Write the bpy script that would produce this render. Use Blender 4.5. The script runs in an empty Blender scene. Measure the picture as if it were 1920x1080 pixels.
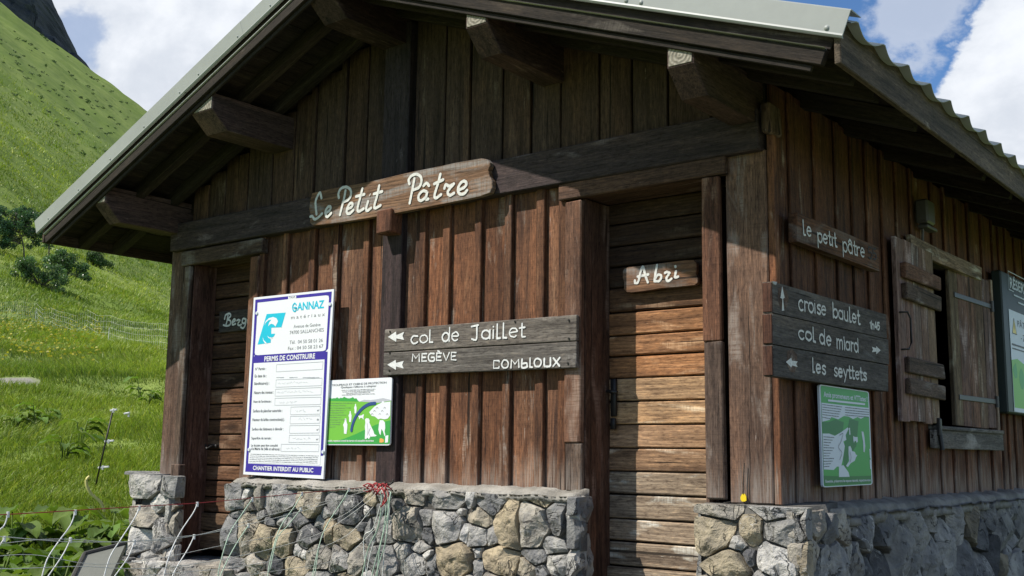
import bpy, math, random
import numpy as np
from mathutils import Vector, Matrix, noise as mnoise
random.seed(7); rng = np.random.default_rng(7)
S = bpy.context.scene; COL = S.collection
# ------------------------------------------------------------------ camera
YAW, PITCH, ROLL, FPX = -0.669501597, 0.150438579, 0.0126086473, 2037.80988
CAM = Vector((2.18883, -4.71689, 0.0))
_f = Vector((math.sin(YAW)*math.cos(PITCH), math.cos(YAW)*math.cos(PITCH), math.sin(PITCH)))
_r = Vector((math.cos(YAW), -math.sin(YAW), 0)); _u = _r.cross(_f)
RX = math.cos(ROLL)*_r + math.sin(ROLL)*_u; UX = -math.sin(ROLL)*_r + math.cos(ROLL)*_u
cd = bpy.data.cameras.new('camera'); cam = bpy.data.objects.new('camera', cd); COL.objects.link(cam)
cam.matrix_world = Matrix(((RX.x, UX.x, -_f.x, CAM.x), (RX.y, UX.y, -_f.y, CAM.y), (RX.z, UX.z, -_f.z, CAM.z), (0, 0, 0, 1)))
cd.sensor_width = 36; cd.lens = 36*FPX/1920; cd.clip_start = 0.05; cd.clip_end = 6000
S.camera = cam
def ray(px, py): return _f + RX*((px-960)/FPX) - UX*((py-540)/FPX)
def at_y(px, py, y):            # photo pixel -> point on the plane y = const
    r = ray(px, py); return CAM + r*((y-CAM.y)/r.y)
def at_x(px, py, x):
    r = ray(px, py); return CAM + r*((x-CAM.x)/r.x)
def at_d(px, py, d):
    r = ray(px, py); return CAM + r*(d/math.hypot(r.x, r.y))
# ------------------------------------------------------------------ sun, sky, exposure
SUN = Vector((0.62, 1.0, -1.42)).normalized()
sl = bpy.data.lights.new('sun', 'SUN'); sl.energy = 5.0; sl.angle = math.radians(0.5); sl.color = (1.0, 0.945, 0.86)
so = bpy.data.objects.new('sun', sl); COL.objects.link(so); so.rotation_mode = 'QUATERNION'; so.rotation_quaternion = SUN.to_track_quat('-Z', 'Y')
so.location = (-8, -16, 24)
S.view_settings.view_transform = 'Standard'; S.view_settings.look = 'None'; S.view_settings.exposure = 0.28; S.view_settings.gamma = 1

class NT:
    def __init__(s, tree): s.t = tree; s.t.nodes.clear()
    def n(s, typ, **kw):
        nd = s.t.nodes.new(typ)
        for k, v in kw.items():
            if k.startswith('i_'):
                key = k[2:]; key = int(key) if key.isdigit() else key.replace('_', ' ')
                tgt = nd.inputs[key]
                if isinstance(v, bpy.types.NodeSocket): s.t.links.new(v, tgt)
                else: tgt.default_value = v
            else: setattr(nd, k, v)
        return nd
    def link(s, a, b): s.t.links.new(a, b)
    def math(s, op, a, b=0.0, clamp=False):
        nd = s.t.nodes.new('ShaderNodeMath'); nd.operation = op; nd.use_clamp = clamp
        for i, v in enumerate((a, b)):
            if isinstance(v, bpy.types.NodeSocket): s.t.links.new(v, nd.inputs[i])
            else: nd.inputs[i].default_value = v
        return nd.outputs[0]
    def mix(s, fac, a, b, mode='MIX'):
        nd = s.t.nodes.new('ShaderNodeMix'); nd.data_type = 'RGBA'; nd.blend_type = mode
        for i, v in ((0, fac), (6, a), (7, b)):
            if isinstance(v, bpy.types.NodeSocket): s.t.links.new(v, nd.inputs[i])
            else: nd.inputs[i].default_value = v if i == 0 else (*v[:3], 1)
        return nd.outputs[2]
    def step(s, v, lo, hi, a=0.0, b=1.0):
        nd = s.t.nodes.new('ShaderNodeMapRange'); nd.interpolation_type = 'SMOOTHSTEP'
        s.t.links.new(v, nd.inputs[0])
        for i, q in enumerate((lo, hi, a, b)): nd.inputs[i+1].default_value = q
        return nd.outputs[0]
    def noise(s, vec, scale=(1, 1, 1), detail=4, rough=0.55, dist=0.0, loc=(0, 0, 0)):
        mp = s.t.nodes.new('ShaderNodeMapping'); mp.inputs[3].default_value = scale; mp.inputs[1].default_value = loc
        s.t.links.new(vec, mp.inputs[0])
        nz = s.t.nodes.new('ShaderNodeTexNoise'); nz.inputs['Scale'].default_value = 1; nz.inputs['Detail'].default_value = detail
        nz.inputs['Roughness'].default_value = rough; nz.inputs['Distortion'].default_value = dist
        s.t.links.new(mp.outputs[0], nz.inputs[0]); return nz.outputs[0]

W = bpy.data.worlds.new('World'); S.world = W; W.use_nodes = True
w = NT(W.node_tree)
sky = w.n('ShaderNodeTexSky', sky_type='NISHITA', sun_disc=False, sun_elevation=math.radians(50.4), sun_rotation=math.radians(211.8), altitude=1700, air_density=1.0, dust_density=0.4, ozone_density=2.0)
tc = w.n('ShaderNodeTexCoord'); dirv = tc.outputs['Generated']
def ndir(px, py): return ray(px, py).normalized()
def blob(px, py, rad_px, soft, wob, vec):
    d = ndir(px, py); dp = w.n('ShaderNodeVectorMath', operation='DISTANCE', i_0=vec); dp.inputs[1].default_value = d
    r = w.math('ADD', dp.outputs['Value'], wob)
    return w.step(r, rad_px/FPX, (rad_px+soft)/FPX, 1, 0)
nz1 = w.noise(dirv, (9, 9, 12), 7, .55, .3)
nz2 = w.noise(dirv, (26, 26, 34), 6, .6)
wob = w.math('ADD', w.math('MULTIPLY', w.math('SUBTRACT', nz1, .5), .20), w.math('MULTIPLY', w.math('SUBTRACT', nz2, .5), .09))
blue = blob(1490, -20, 255, 40, wob, dirv)
blue = w.math('MAXIMUM', blue, w.math('MULTIPLY', blob(146, 66, 8, 38, w.math('MULTIPLY', wob, .5), dirv), .5))
away = blob(960, 400, 1500, 400, w.math('MULTIPLY', wob, .1), dirv)
blue = w.math('MAXIMUM', blue, w.math('MULTIPLY', w.step(w.noise(dirv, (2.2, 2.2, 3.2), 6, .55, .4, (3.1, 1.7, .4)), .36, .50, 0, .9), w.math('SUBTRACT', 1.0, away)))
cld = w.math('SUBTRACT', 1.0, blue)
thin = w.math('MULTIPLY', blob(1722, 30, -8, 62, w.math('MULTIPLY', wob, 1.2), dirv), .62)
cld = w.math('MAXIMUM', cld, thin)
shade = w.math('ADD', w.math('MULTIPLY', nz1, .75), w.math('MULTIPLY', nz2, .25))
ccol = w.mix(w.step(shade, .36, .62), (6.3, 6.75, 7.5), (8.6, 8.9, 9.4))
skyc = w.mix(1.0, sky.outputs[0], (0.85, 1.12, 1.35), 'MULTIPLY')
skm = w.mix(cld, skyc, ccol)
bg = w.n('ShaderNodeBackground', i_Strength=0.092); w.link(skm, bg.inputs[0])
w.link(bg.outputs[0], w.n('ShaderNodeOutputWorld').inputs[0])
# ------------------------------------------------------------------ mesh builder
class MB:
    def __init__(s): s.v = []; s.f = []; s.g = []; s.t = []; s.smooth = False; s.marks = []
    def mark(s): s.marks.append((len(s.v), len(s.f)))
    def add(s, vs, fs, g=None, t=(1, 1, 1)):
        b = len(s.v); vs = [tuple(v) for v in vs]; s.v += vs
        s.f += [[i+b for i in f] for f in fs]; s.g += (g if g is not None else vs); s.t += [t]*len(vs)
    def box(s, c, d, rot=None, t=(1, 1, 1), ch=.003, jit=0.0, off=None):
        """box with chamfered edges; c centre, d full size, rot 3x3"""
        hx, hy, hz = d[0]/2, d[1]/2, d[2]/2; ch = min(ch, hx*.45, hy*.45, hz*.45)
        ax = sorted(range(3), key=lambda i: -d[i])
        if off is None: off = (random.uniform(0, 60), random.uniform(0, 60), random.uniform(0, 60))
        vs = []; idx = {}
        for sx in (-1, 1):
            for sy in (-1, 1):
                for sz in (-1, 1):
                    j = [random.uniform(-jit, jit) for _ in range(3)]
                    for k in range(3):
                        p = [sx*(hx-ch), sy*(hy-ch), sz*(hz-ch)]; p[k] = (sx*hx, sy*hy, sz*hz)[k]
                        idx[(sx, sy, sz, k)] = len(vs); vs.append([p[i]+j[i] for i in range(3)])
        fs = []
        for k in range(3):
            a, b = [i for i in range(3) if i != k]
            for sk in (-1, 1):
                q = []
                for sa, sb in ((-1, -1), (1, -1), (1, 1), (-1, 1)):
                    sg = [0, 0, 0]; sg[k] = sk; sg[a] = sa; sg[b] = sb; q.append(idx[(*sg, k)])
                if (sk == 1) == (k == 1): q.reverse()
                fs.append(q)
        for k in range(3):          # edges along k
            a, b = [i for i in range(3) if i != k]
            for sa in (-1, 1):
                for sb in (-1, 1):
                    s0 = [0, 0, 0]; s0[a] = sa; s0[b] = sb; s0[k] = -1; s1 = list(s0); s1[k] = 1
                    q = [idx[(*s0, a)], idx[(*s0, b)], idx[(*s1, b)], idx[(*s1, a)]]
                    if (sa*sb == 1) == (k == 1): q.reverse()
                    fs.append(q)
        for sx in (-1, 1):
            for sy in (-1, 1):
                for sz in (-1, 1): fs.append([idx[(sx, sy, sz, k)] for k in range(3)][::(1 if sx*sy*sz == 1 else -1)])
        g = [(v[ax[0]]+off[0], v[ax[1]]+off[1], v[ax[2]]+off[2]) for v in vs]
        c = Vector(c)
        out = [(rot @ Vector(v) if rot else Vector(v))+c for v in vs]
        s.add(out, fs, g, t)
    def bar(s, a, b, wd, ht, up=(0, 0, 1), **kw):
        a, b = Vector(a), Vector(b); x = (b-a).normalized(); y = Vector(up).cross(x).normalized(); z = x.cross(y)
        s.box((a+b)/2, ((b-a).length, wd, ht), Matrix((x, y, z)).transposed(), **kw)
    def prism(s, pts, n, depth, t=(1, 1, 1), gax=None, ch=0.0):
        """outline (list of Vectors, counterclockwise seen from n) extruded by -n*depth; gax=(along, across) grain axes"""
        n = Vector(n); pts = [Vector(p) for p in pts]; m = len(pts); off = random.uniform(0, 60)
        c = sum(pts, Vector())/m
        rings = [[p for p in pts], [p-n*depth for p in pts]]
        if ch: rings = [[p+(c-p).normalized()*ch for p in pts], [p-n*ch for p in pts], [p-n*depth for p in pts]]
        vs = [p for r in rings for p in r]; k = len(rings)
        fs = [list(range(m)), list(range((k-1)*m, k*m))[::-1]]
        for q in range(k-1):
            for i in range(m):
                j = (i+1) % m; fs.append([q*m+j, q*m+i, (q+1)*m+i, (q+1)*m+j])
        if gax:
            A, B = Vector(gax[0]), Vector(gax[1])
            g = [(v.dot(A)+off, v.dot(B)+off, v.dot(n)+off) for v in vs]
        else: g = None
        s.add(vs, fs, g, t)
    def tube(s, pts, r, seg=6, t=(1, 1, 1), r2=None):
        pts = [Vector(p) for p in pts]; n = len(pts); vs = []; fs = []; g = []; L = 0; off = random.uniform(0, 60)
        for i, p in enumerate(pts):
            d = (pts[min(i+1, n-1)]-pts[max(i-1, 0)]).normalized()
            a = d.cross(Vector((.13, .31, .94))).normalized(); b = d.cross(a)
            if i: L += (p-pts[i-1]).length
            rr = r if r2 is None else r+(r2-r)*i/(n-1)
            for k in range(seg):
                an = 2*math.pi*k/seg; o = a*math.cos(an)*rr+b*math.sin(an)*rr
                vs.append(p+o); g.append((L+off, math.cos(an)*rr, math.sin(an)*rr))
        for i in range(n-1):
            for k in range(seg):
                k2 = (k+1) % seg; fs.append([i*seg+k, i*seg+k2, (i+1)*seg+k2, (i+1)*seg+k])
        fs.append(list(range(seg))[::-1]); fs.append([(n-1)*seg+k for k in range(seg)])
        s.add(vs, fs, g, t)
    def build(s, name, mat, parent=None, smooth=None):
        me = bpy.data.meshes.new(name); me.from_pydata(s.v, [], s.f)
        a = me.attributes.new('gr', 'FLOAT_VECTOR', 'POINT'); a.data.foreach_set('vector', np.array(s.g, dtype=np.float32).ravel())
        a = me.attributes.new('tint', 'FLOAT_COLOR', 'POINT')
        tt = np.ones((len(s.v), 4), dtype=np.float32); tt[:, :3] = np.array(s.t, dtype=np.float32); a.data.foreach_set('color', tt.ravel())
        if (smooth if smooth is not None else s.smooth): me.polygons.foreach_set('use_smooth', [True]*len(me.polygons))
        me.materials.append(mat); me.update()
        o = bpy.data.objects.new(name, me); COL.objects.link(o)
        if parent: attach(o, parent)
        return o
def attach(o, parent):
    bpy_loc = world_loc(parent)
    o.parent = parent; o.matrix_parent_inverse = Matrix.Translation(-bpy_loc)
def world_loc(o):
    l = Vector(o.location)
    return l            # every parent is an Empty or mesh whose own world translation is its stored location
def tag(o, label=None, cat=None, group=None, kind=None):
    for k, v in (('label', label), ('category', cat), ('group', group), ('kind', kind)):
        if v: o[k] = v
    return o
def empty(name, loc, label, cat, group=None):
    o = bpy.data.objects.new(name, None); COL.objects.link(o); o.location = loc; o.empty_display_size = .2
    return tag(o, label, cat, group)
def grid_mesh(mb, nu, nv, fn, t=(1, 1, 1), tfn=None, flip=False):
    b = len(mb.v); vs = [fn(i/(nu-1), j/(nv-1)) for j in range(nv) for i in range(nu)]
    fs = [[j*nu+i, j*nu+i+1, (j+1)*nu+i+1, (j+1)*nu+i] for j in range(nv-1) for i in range(nu-1)]
    if flip: fs = [f[::-1] for f in fs]
    mb.add(vs, fs, None, t)
# ------------------------------------------------------------------ materials
def new_mat(name):
    m = bpy.data.materials.new(name); m.use_nodes = True; return m, NT(m.node_tree)
def finish(nt, col, rough=.8, bump=None, bstr=.4, bdist=.01, spec=.3, metal=0.0):
    p = nt.n('ShaderNodeBsdfPrincipled')
    for k, v in (('Base Color', col), ('Roughness', rough)):
        if isinstance(v, bpy.types.NodeSocket): nt.link(v, p.inputs[k])
        else: p.inputs[k].default_value = (*v[:3], 1) if k == 'Base Color' else v
    p.inputs['Specular IOR Level'].default_value = spec; p.inputs['Metallic'].default_value = metal
    if bump is not None:
        bn = nt.n('ShaderNodeBump', i_Strength=bstr, i_Distance=bdist); nt.link(bump, bn.inputs['Height']); nt.link(bn.outputs[0], p.inputs['Normal'])
    nt.link(p.outputs[0], nt.n('ShaderNodeOutputMaterial').inputs[0]); return p
def wood(name, dark, mid, light, grey, wear=.5, scratch=.5, saw=.5, figure=0.0, rough=.82, bleach=False, patch=1.0, grit=1.0):
    m, t = new_mat(name)
    g = t.n('ShaderNodeAttribute', attribute_name='gr').outputs['Vector']; ti = t.n('ShaderNodeAttribute', attribute_name='tint').outputs['Color']
    a = t.noise(g, (1.3, 17, 17), 6, .6, .6)
    fib = t.noise(g, (5, 190, 190), 4, .65)
    sw = t.noise(g, (130, 9, 9), 3, .6)
    c = t.mix(t.step(a, .28, .55), dark, mid); c = t.mix(t.step(a, .52, .78), c, light)
    if figure:      # raised flat-sawn grain figure
        wv = t.n('ShaderNodeTexWave', wave_type='BANDS', bands_direction='Y'); mp = t.n('ShaderNodeMapping'); mp.inputs[3].default_value = (1.1, 6, 6)
        t.link(g, mp.inputs[0]); t.link(mp.outputs[0], wv.inputs[0])
        wv.inputs['Scale'].default_value = 2.2; wv.inputs['Distortion'].default_value = 11; wv.inputs['Detail'].default_value = 3; wv.inputs['Detail Scale'].default_value = .4
        c = t.mix(t.math('MULTIPLY', t.step(wv.outputs[1], .45, .95), figure), c, dark)
    pt = t.noise(g, (.9, 3.2, 3.2), 4, .6, .3, (8, 2, 6))
    c = t.mix(t.math('MULTIPLY', t.step(pt, .52, .68), .55*patch), c, t.mix(1.0, c, (1.9, 1.75, 1.55), 'MULTIPLY'))
    stp = t.noise(g, (22, 85, 85), 4, .7, .1, (6, 6, 2))
    c = t.mix(t.step(stp, .50, .66, .0, .75*grit), c, t.mix(1.0, c, (.40, .36, .35), 'MULTIPLY'))
    c = t.mix(t.step(stp, .46, .34, .0, .6*grit), c, t.mix(1.0, c, (1.75, 1.65, 1.5), 'MULTIPLY'))
    c = t.mix(t.step(fib, .35, .7, .0, .75), c, t.mix(1.0, c, (.40, .37, .37), 'MULTIPLY'))
    c = t.mix(t.step(sw, .5, .75, 0, .35*saw), c, t.mix(1.0, c, (.35, .35, .35), 'MULTIPLY'))
    wn = t.noise(g, (2.2, 9, 9), 7, .62, .5, (7, 3, 1))
    wm = t.math('MULTIPLY', t.step(wn, .66-.22*wear, .80-.2*wear), t.step(t.math('ADD', fib, sw), .75, 1.15, .25, 1))
    c = t.mix(t.math('MULTIPLY', wm, .85), c, grey)
    sn = t.noise(g, (7, 75, 75), 5, .7, .2, (1, 9, 4))
    pn = t.noise(g, (1.1, 4, 4), 3, .5, 0, (4, 4, 8))
    sc = t.math('MULTIPLY', t.step(sn, .66, .72), t.step(pn, .58-.2*scratch, .72-.1*scratch))
    c = t.mix(t.math('MULTIPLY', sc, .8), c, tuple(min(1, q*1.5) for q in grey))
    kn = t.n('ShaderNodeTexVoronoi', feature='F1'); mp = t.n('ShaderNodeMapping'); mp.inputs[3].default_value = (1.3, 4.6, 4.6); t.link(g, mp.inputs[0]); t.link(mp.outputs[0], kn.inputs[0])
    kn.inputs['Scale'].default_value = 1; kn.inputs['Randomness'].default_value = 1
    c = t.mix(t.step(kn.outputs[0], .04, .15, .75, 0), c, tuple(q*.6 for q in dark))
    c = t.mix(1.0, c, ti, 'MULTIPLY')
    if bleach:      # rain-splashed board ends, just above the stones
        sp = t.n('ShaderNodeSeparateXYZ'); t.link(t.n('ShaderNodeTexCoord').outputs['Object'], sp.inputs[0])
        zz = t.math('ADD', sp.outputs[2], t.math('MULTIPLY', t.math('SUBTRACT', t.noise(g, (1.2, 14, 14), 4, .6, 0, (3, 3, 3)), .5), .55))
        c = t.mix(t.math('MULTIPLY', t.step(zz, -.20, .0, 1, 0), t.step(fib, .35, .65, .05, .75)), c, grey)
    crk = t.noise(g, (.9, 42, 42), 2, .5, .3, (2, 2, 5))
    c = t.mix(t.step(crk, .675, .70, 0, .85), c, (.008, .006, .005))
    h = t.math('ADD', t.math('ADD', t.math('MULTIPLY', fib, .6), t.math('MULTIPLY', stp, -.35)), t.math('MULTIPLY', sw, .35*saw)); h = t.math('ADD', h, t.math('MULTIPLY', a, .5))
    h = t.math('SUBTRACT', h, t.step(crk, .70, .73, 0, .8))
    if figure: h = t.math('SUBTRACT', h, t.math('MULTIPLY', wv.outputs[1], .5*figure))
    finish(t, c, rough, h, .55, .006, .25); return m
M = {}
M['cladding'] = wood('cladding_wood', (.052, .024, .015), (.145, .065, .034), (.245, .130, .072), (.36, .29, .235), .40, .9, 1.0, bleach=True)
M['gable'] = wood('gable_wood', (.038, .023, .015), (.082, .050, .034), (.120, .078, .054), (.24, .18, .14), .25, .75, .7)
M['beam'] = wood('beam_wood', (.034, .026, .024), (.070, .050, .045), (.12, .082, .070), (.26, .21, .19), .32, .5, .7)
M['post'] = wood('post_wood', (.055, .034, .026), (.125, .080, .058), (.18, .12, .09), (.27, .23, .20), .62, .8, .9, bleach=True)
M['rooftimber'] = wood('roof_timber', (.015, .012, .009), (.034, .026, .020), (.062, .048, .037), (.14, .12, .10), .25, .4, .3)
M['greywood'] = wood('grey_wood', (.075, .066, .058), (.15, .135, .12), (.24, .215, .19), (.36, .33, .30), .55, .6, .3)
M['door'] = wood('door_wood', (.085, .055, .036), (.22, .15, .095), (.34, .245, .165), (.46, .40, .32), .55, .45, .1, .32)
M['signwood'] = wood('sign_wood', (.075, .045, .028), (.23, .13, .075), (.33, .20, .12), (.27, .255, .24), .85, .4, .1, .4, patch=.6, grit=.6)
M['darkboard'] = wood('dark_board', (.072, .062, .055), (.14, .122, .108), (.20, .178, .16), (.22, .21, .195), .4, .5, .2)
M['shutterwood'] = wood('shutter_wood', (.085, .058, .044), (.21, .145, .11), (.30, .22, .18), (.50, .45, .41), .62, .9, .3)
def endgrain(name):
    m, t = new_mat(name)
    g = t.n('ShaderNodeAttribute', attribute_name='gr').outputs['Vector']; ti = t.n('ShaderNodeAttribute', attribute_name='tint').outputs['Color']
    nz = t.noise(g, (40, 40, 40), 5, .65)
    wv = t.n('ShaderNodeTexWave', wave_type='RINGS', rings_direction='Z'); t.link(g, wv.inputs[0]); wv.inputs['Scale'].default_value = 17; wv.inputs['Distortion'].default_value = 4; wv.inputs['Detail'].default_value = 2
    c = t.mix(wv.outputs[1], (.20, .18, .15), (.36, .33, .28)); c = t.mix(t.step(nz, .4, .7, 0, .6), c, (.08, .07, .055)); c = t.mix(1, c, ti, 'MULTIPLY')
    finish(t, c, .85, t.math('ADD', wv.outputs[1], nz), .5, .004); return m
M['endgrain'] = endgrain('end_grain')
def stone_mat():
    m, t = new_mat('field_stone')
    g = t.n('ShaderNodeTexCoord').outputs['Object']; ti = t.n('ShaderNodeAttribute', attribute_name='tint').outputs['Color']
    gr = t.n('ShaderNodeAttribute', attribute_name='gr').outputs['Vector']
    n1 = t.noise(g, (9, 9, 9), 6, .6); n2 = t.noise(g, (55, 55, 55), 6, .7); n3 = t.noise(g, (4, 4, 4), 4, .6, 0, (5, 2, 8))
    c = t.mix(t.step(n1, .3, .7), t.mix(1, ti, (.62, .62, .64), 'MULTIPLY'), t.mix(1, ti, (1.25, 1.22, 1.16), 'MULTIPLY'))
    c = t.mix(t.step(n3, .64, .74, 0, .5), c, (.34, .27, .17))
    c = t.mix(t.step(n2, .52, .75, 0, .5), c, t.mix(1, c, (.45, .45, .46), 'MULTIPLY'))
    vn = t.noise(gr, (3, 11, 11), 3, .5, 1.2, (9, 1, 3)); vv = t.math('ABSOLUTE', t.math('SUBTRACT', vn, .5))
    vm = t.math('MULTIPLY', t.step(vv, .006, .016, 1, 0), t.step(t.noise(gr, (2, 2, 2), 2), .54, .62))
    c = t.mix(t.math('MULTIPLY', vm, .7), c, (.52, .50, .46))
    ck = t.math('ABSOLUTE', t.math('SUBTRACT', t.noise(gr, (4, 5, 5), 4, .6, 1.5, (3, 8, 1)), .5))
    ckm = t.math('MULTIPLY', t.step(ck, .002, .014, 1, 0), t.step(t.noise(g, (6, 6, 6), 2), .45, .55)); c = t.mix(t.math('MULTIPLY', ckm, .75), c, (.03, .03, .03))
    c = t.mix(t.step(t.noise(g, (22, 22, 22), 5, .7, 0, (1, 8, 2)), .66, .74, 0, .5), c, (.42, .41, .38))
    h = t.math('SUBTRACT', t.math('ADD', t.math('MULTIPLY', n1, .8), t.math('MULTIPLY', n2, .7)), t.math('MULTIPLY', ckm, .5))
    finish(t, c, .9, h, 1.0, .022, .2); return m
M['stone'] = stone_mat()
def mortar_mat():
    m, t = new_mat('mortar'); g = t.n('ShaderNodeTexCoord').outputs['Object']; ti = t.n('ShaderNodeAttribute', attribute_name='tint').outputs['Color']
    n1 = t.noise(g, (6, 6, 6), 5, .6); n2 = t.noise(g, (70, 70, 70), 5, .7)
    c = t.mix(t.step(n1, .3, .7), (.20, .19, .17), (.36, .345, .315)); c = t.mix(t.step(n2, .5, .75, 0, .5), c, (.10, .095, .085)); c = t.mix(1, c, ti, 'MULTIPLY')
    finish(t, c, .95, t.math('ADD', n1, n2), .8, .015, .1); return m
M['mortar'] = mortar_mat()
def plain(name, col, rough=.6, var=.15, sc=8, spec=.4, metal=0.0, bstr=.1):
    m, t = new_mat(name); g = t.n('ShaderNodeTexCoord').outputs['Object']
    nz = t.noise(g, (sc, sc, sc), 5, .6); n2 = t.noise(g, (sc*9, sc*9, sc*9), 3, .6)
    c = t.mix(t.math('ADD', t.math('MULTIPLY', nz, .7), t.math('MULTIPLY', n2, .3)), tuple(q*(1-var) for q in col), tuple(min(1, q*(1+var)) for q in col))
    finish(t, c, rough, n2, bstr, .003, spec, metal); return m
def worn_paint(name, col, under):
    m, t = new_mat(name); g = t.n('ShaderNodeTexCoord').outputs['Object']
    a = t.noise(g, (60, 60, 60), 5, .7); b_ = t.noise(g, (30, 30, 320), 4, .65)
    c = t.mix(t.step(a, .3, .7), tuple(q*.72 for q in col), col); c = t.mix(t.math('MULTIPLY', t.step(b_, .62, .72), t.step(a, .45, .62, .05, .8)), c, under)
    finish(t, c, .75, b_, .3, .002, .25); return m
M['metal'] = plain('painted_sheet_metal', (.285, .300, .285), .45, .22, 2.2, .4)
M['ridge_strip'] = plain('pale_strip', (.42, .42, .40), .7, .35, 20)
M['iron'] = plain('old_iron', (.035, .032, .03), .5, .3, 30, .5, .6)
M['grey_iron'] = plain('grey_iron', (.10, .095, .088), .5, .3, 30, .5, .4)
M['white_paint'] = worn_paint('white_paint', (.78, .78, .76), (.34, .33, .31))
M['letter_white'] = worn_paint('letter_white', (.74, .73, .68), (.20, .16, .13))
M['letter_dark'] = plain('letter_dark', (.025, .02, .018), .7, .2, 60)
M['panel_white'] = plain('panel_white', (.76, .77, .80), .45, .03, 4, .5, 0, .02)
M['panel_pale'] = plain('panel_pale', (.60, .64, .70), .45, .05, 4, .5, 0, .02)
M['panel_blue'] = plain('panel_blue', (.045, .028, .30), .45, .12, 9)
M['cyan'] = plain('cyan_print', (.015, .48, .64), .45, .08, 9)
M['print_grey'] = plain('print_grey', (.16, .165, .18), .6, .1, 20)
M['print_light'] = plain('print_light_grey', (.45, .46, .50), .6, .1, 20)
M['green_light'] = plain('print_light_green', (.17, .47, .06), .45, .10, 6)
M['green_mid'] = plain('print_mid_green', (.05, .34, .07), .45, .10, 6)
M['green_dark'] = plain('print_dark_green', (.018, .17, .045), .45, .2, 7)
M['green_deep'] = plain('print_deep_green', (.012, .10, .03), .45, .3, 7)
M['arrow_blue'] = plain('arrow_blue', (.03, .07, .22), .5, .1, 9)
M['yellow'] = plain('yellow_plastic', (.75, .55, .02), .4, .06, 9)
M['pale_yellow'] = plain('pale_yellow', (.62, .56, .20), .5, .12, 12)
M['red_cord'] = plain('red_cord', (.33, .035, .04), .7, .3, 40)
M['pale_cord'] = plain('pale_cord', (.62, .63, .58), .6, .12, 30)
M['green_cord'] = plain('green_cord', (.40, .52, .40), .6, .15, 30)
M['grey_panel'] = plain('grey_panel', (.17, .175, .15), .55, .2, 5)
M['dark_panel'] = plain('dark_panel', (.018, .028, .024), .5, .2, 6)
M['interior'] = plain('dark_interior', (.02, .017, .014), .9, .2, 6)
M['orange'] = plain('print_orange', (.75, .38, .10), .5, .1, 9)
# ------------------------------------------------------------------ GROUND
D1 = Vector((ray(130, 600).x, ray(130, 600).y, 0)).normalized(); DL = Vector((-D1.y, D1.x, 0))
PS = [0, 4, 6, 8, 10, 12, 18, 25, 35, 50, 70, 90, 110, 130, 160]
PZ = [-1.55, -1.25, -1.10, -.98, -.72, -.40, .5, 1.5, 2.9, 5.1, 8.0, 12.2, 18, 24, 34]
def sst(x, a, b):
    k = np.clip((x-a)/(b-a), 0, 1); return k*k*(3-2*k)
def vnoise(x, y, f, seed=0):
    """smooth value noise, vectorised"""
    x = np.asarray(x)*f+seed*17.3+1000; y = np.asarray(y)*f+seed*9.1+1000
    xi = np.floor(x).astype(np.int64); yi = np.floor(y).astype(np.int64); fx = x-xi; fy = y-yi
    fx = fx*fx*(3-2*fx); fy = fy*fy*(3-2*fy)
    def h(a, b): 
        q = np.sin(a*127.1+b*311.7+seed*74.7)*43758.5453; return q-np.floor(q)
    return (h(xi, yi)*(1-fx)+h(xi+1, yi)*fx)*(1-fy)+(h(xi, yi+1)*(1-fx)+h(xi+1, yi+1)*fx)*fy
def fbm(x, y, f, oct=4, seed=0):
    a = 0; w_ = .5
    for k in range(oct): a = a+w_*(vnoise(x, y, f*2**k, seed+k)-.5); w_ *= .5
    return a
def gz(x, y):
    x = np.asarray(x, float); y = np.asarray(y, float)
    s = (x-CAM.x)*D1.x+(y-CAM.y)*D1.y; l = (x-CAM.x)*DL.x+(y-CAM.y)*DL.y
    near = np.interp(s, PS, PZ)+np.where(s < 0, s*.12, 0)+np.clip(l, -40, 40)*.02*sst(s, 5, 20)+np.clip(l, -200, 400)*.25*sst(s, 40, 110)
    sb = s-np.maximum(0, s-600)*1.9
    far = -24+.372*sb+.70*l
    far = np.where(far < -40, -40+(far+40)*.05, far)
    k = sst(s, 85, 150); z = near*(1-k)+far*k
    amp = np.clip(s, 3, 400)
    z = z+fbm(x, y, .45, 4, 1)*.55*sst(s, 8, 22)+fbm(x, y, 1.5, 2, 3)*.12*sst(s, 6, 12)+fbm(x, y, .09, 4, 5)*np.clip(amp*.022, 0, 2.6)+fbm(x, y, .02, 4, 9)*np.clip((amp-60)*.04, 0, 10)
    # little bank with a ledge in front of the young trees
    z = z+1.5*np.exp(-((s-113)/3.5)**2)*np.exp(-((l+10)/9)**2)
    return z
def gzf(x, y): return float(gz(x, y))
def hit(px, py, d0=9.0, d1=500.0):
    """where the sight line through a photo pixel meets the ground"""
    r_ = ray(px, py); L_ = math.hypot(r_.x, r_.y); d = d0
    while d < d1:
        p = CAM+r_*(d/L_)
        if p.z < gzf(p.x, p.y): break
        d *= 1.006
    return CAM+r_*(d/L_), d
GP = hit(-28, 722, 12)[0]
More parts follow.
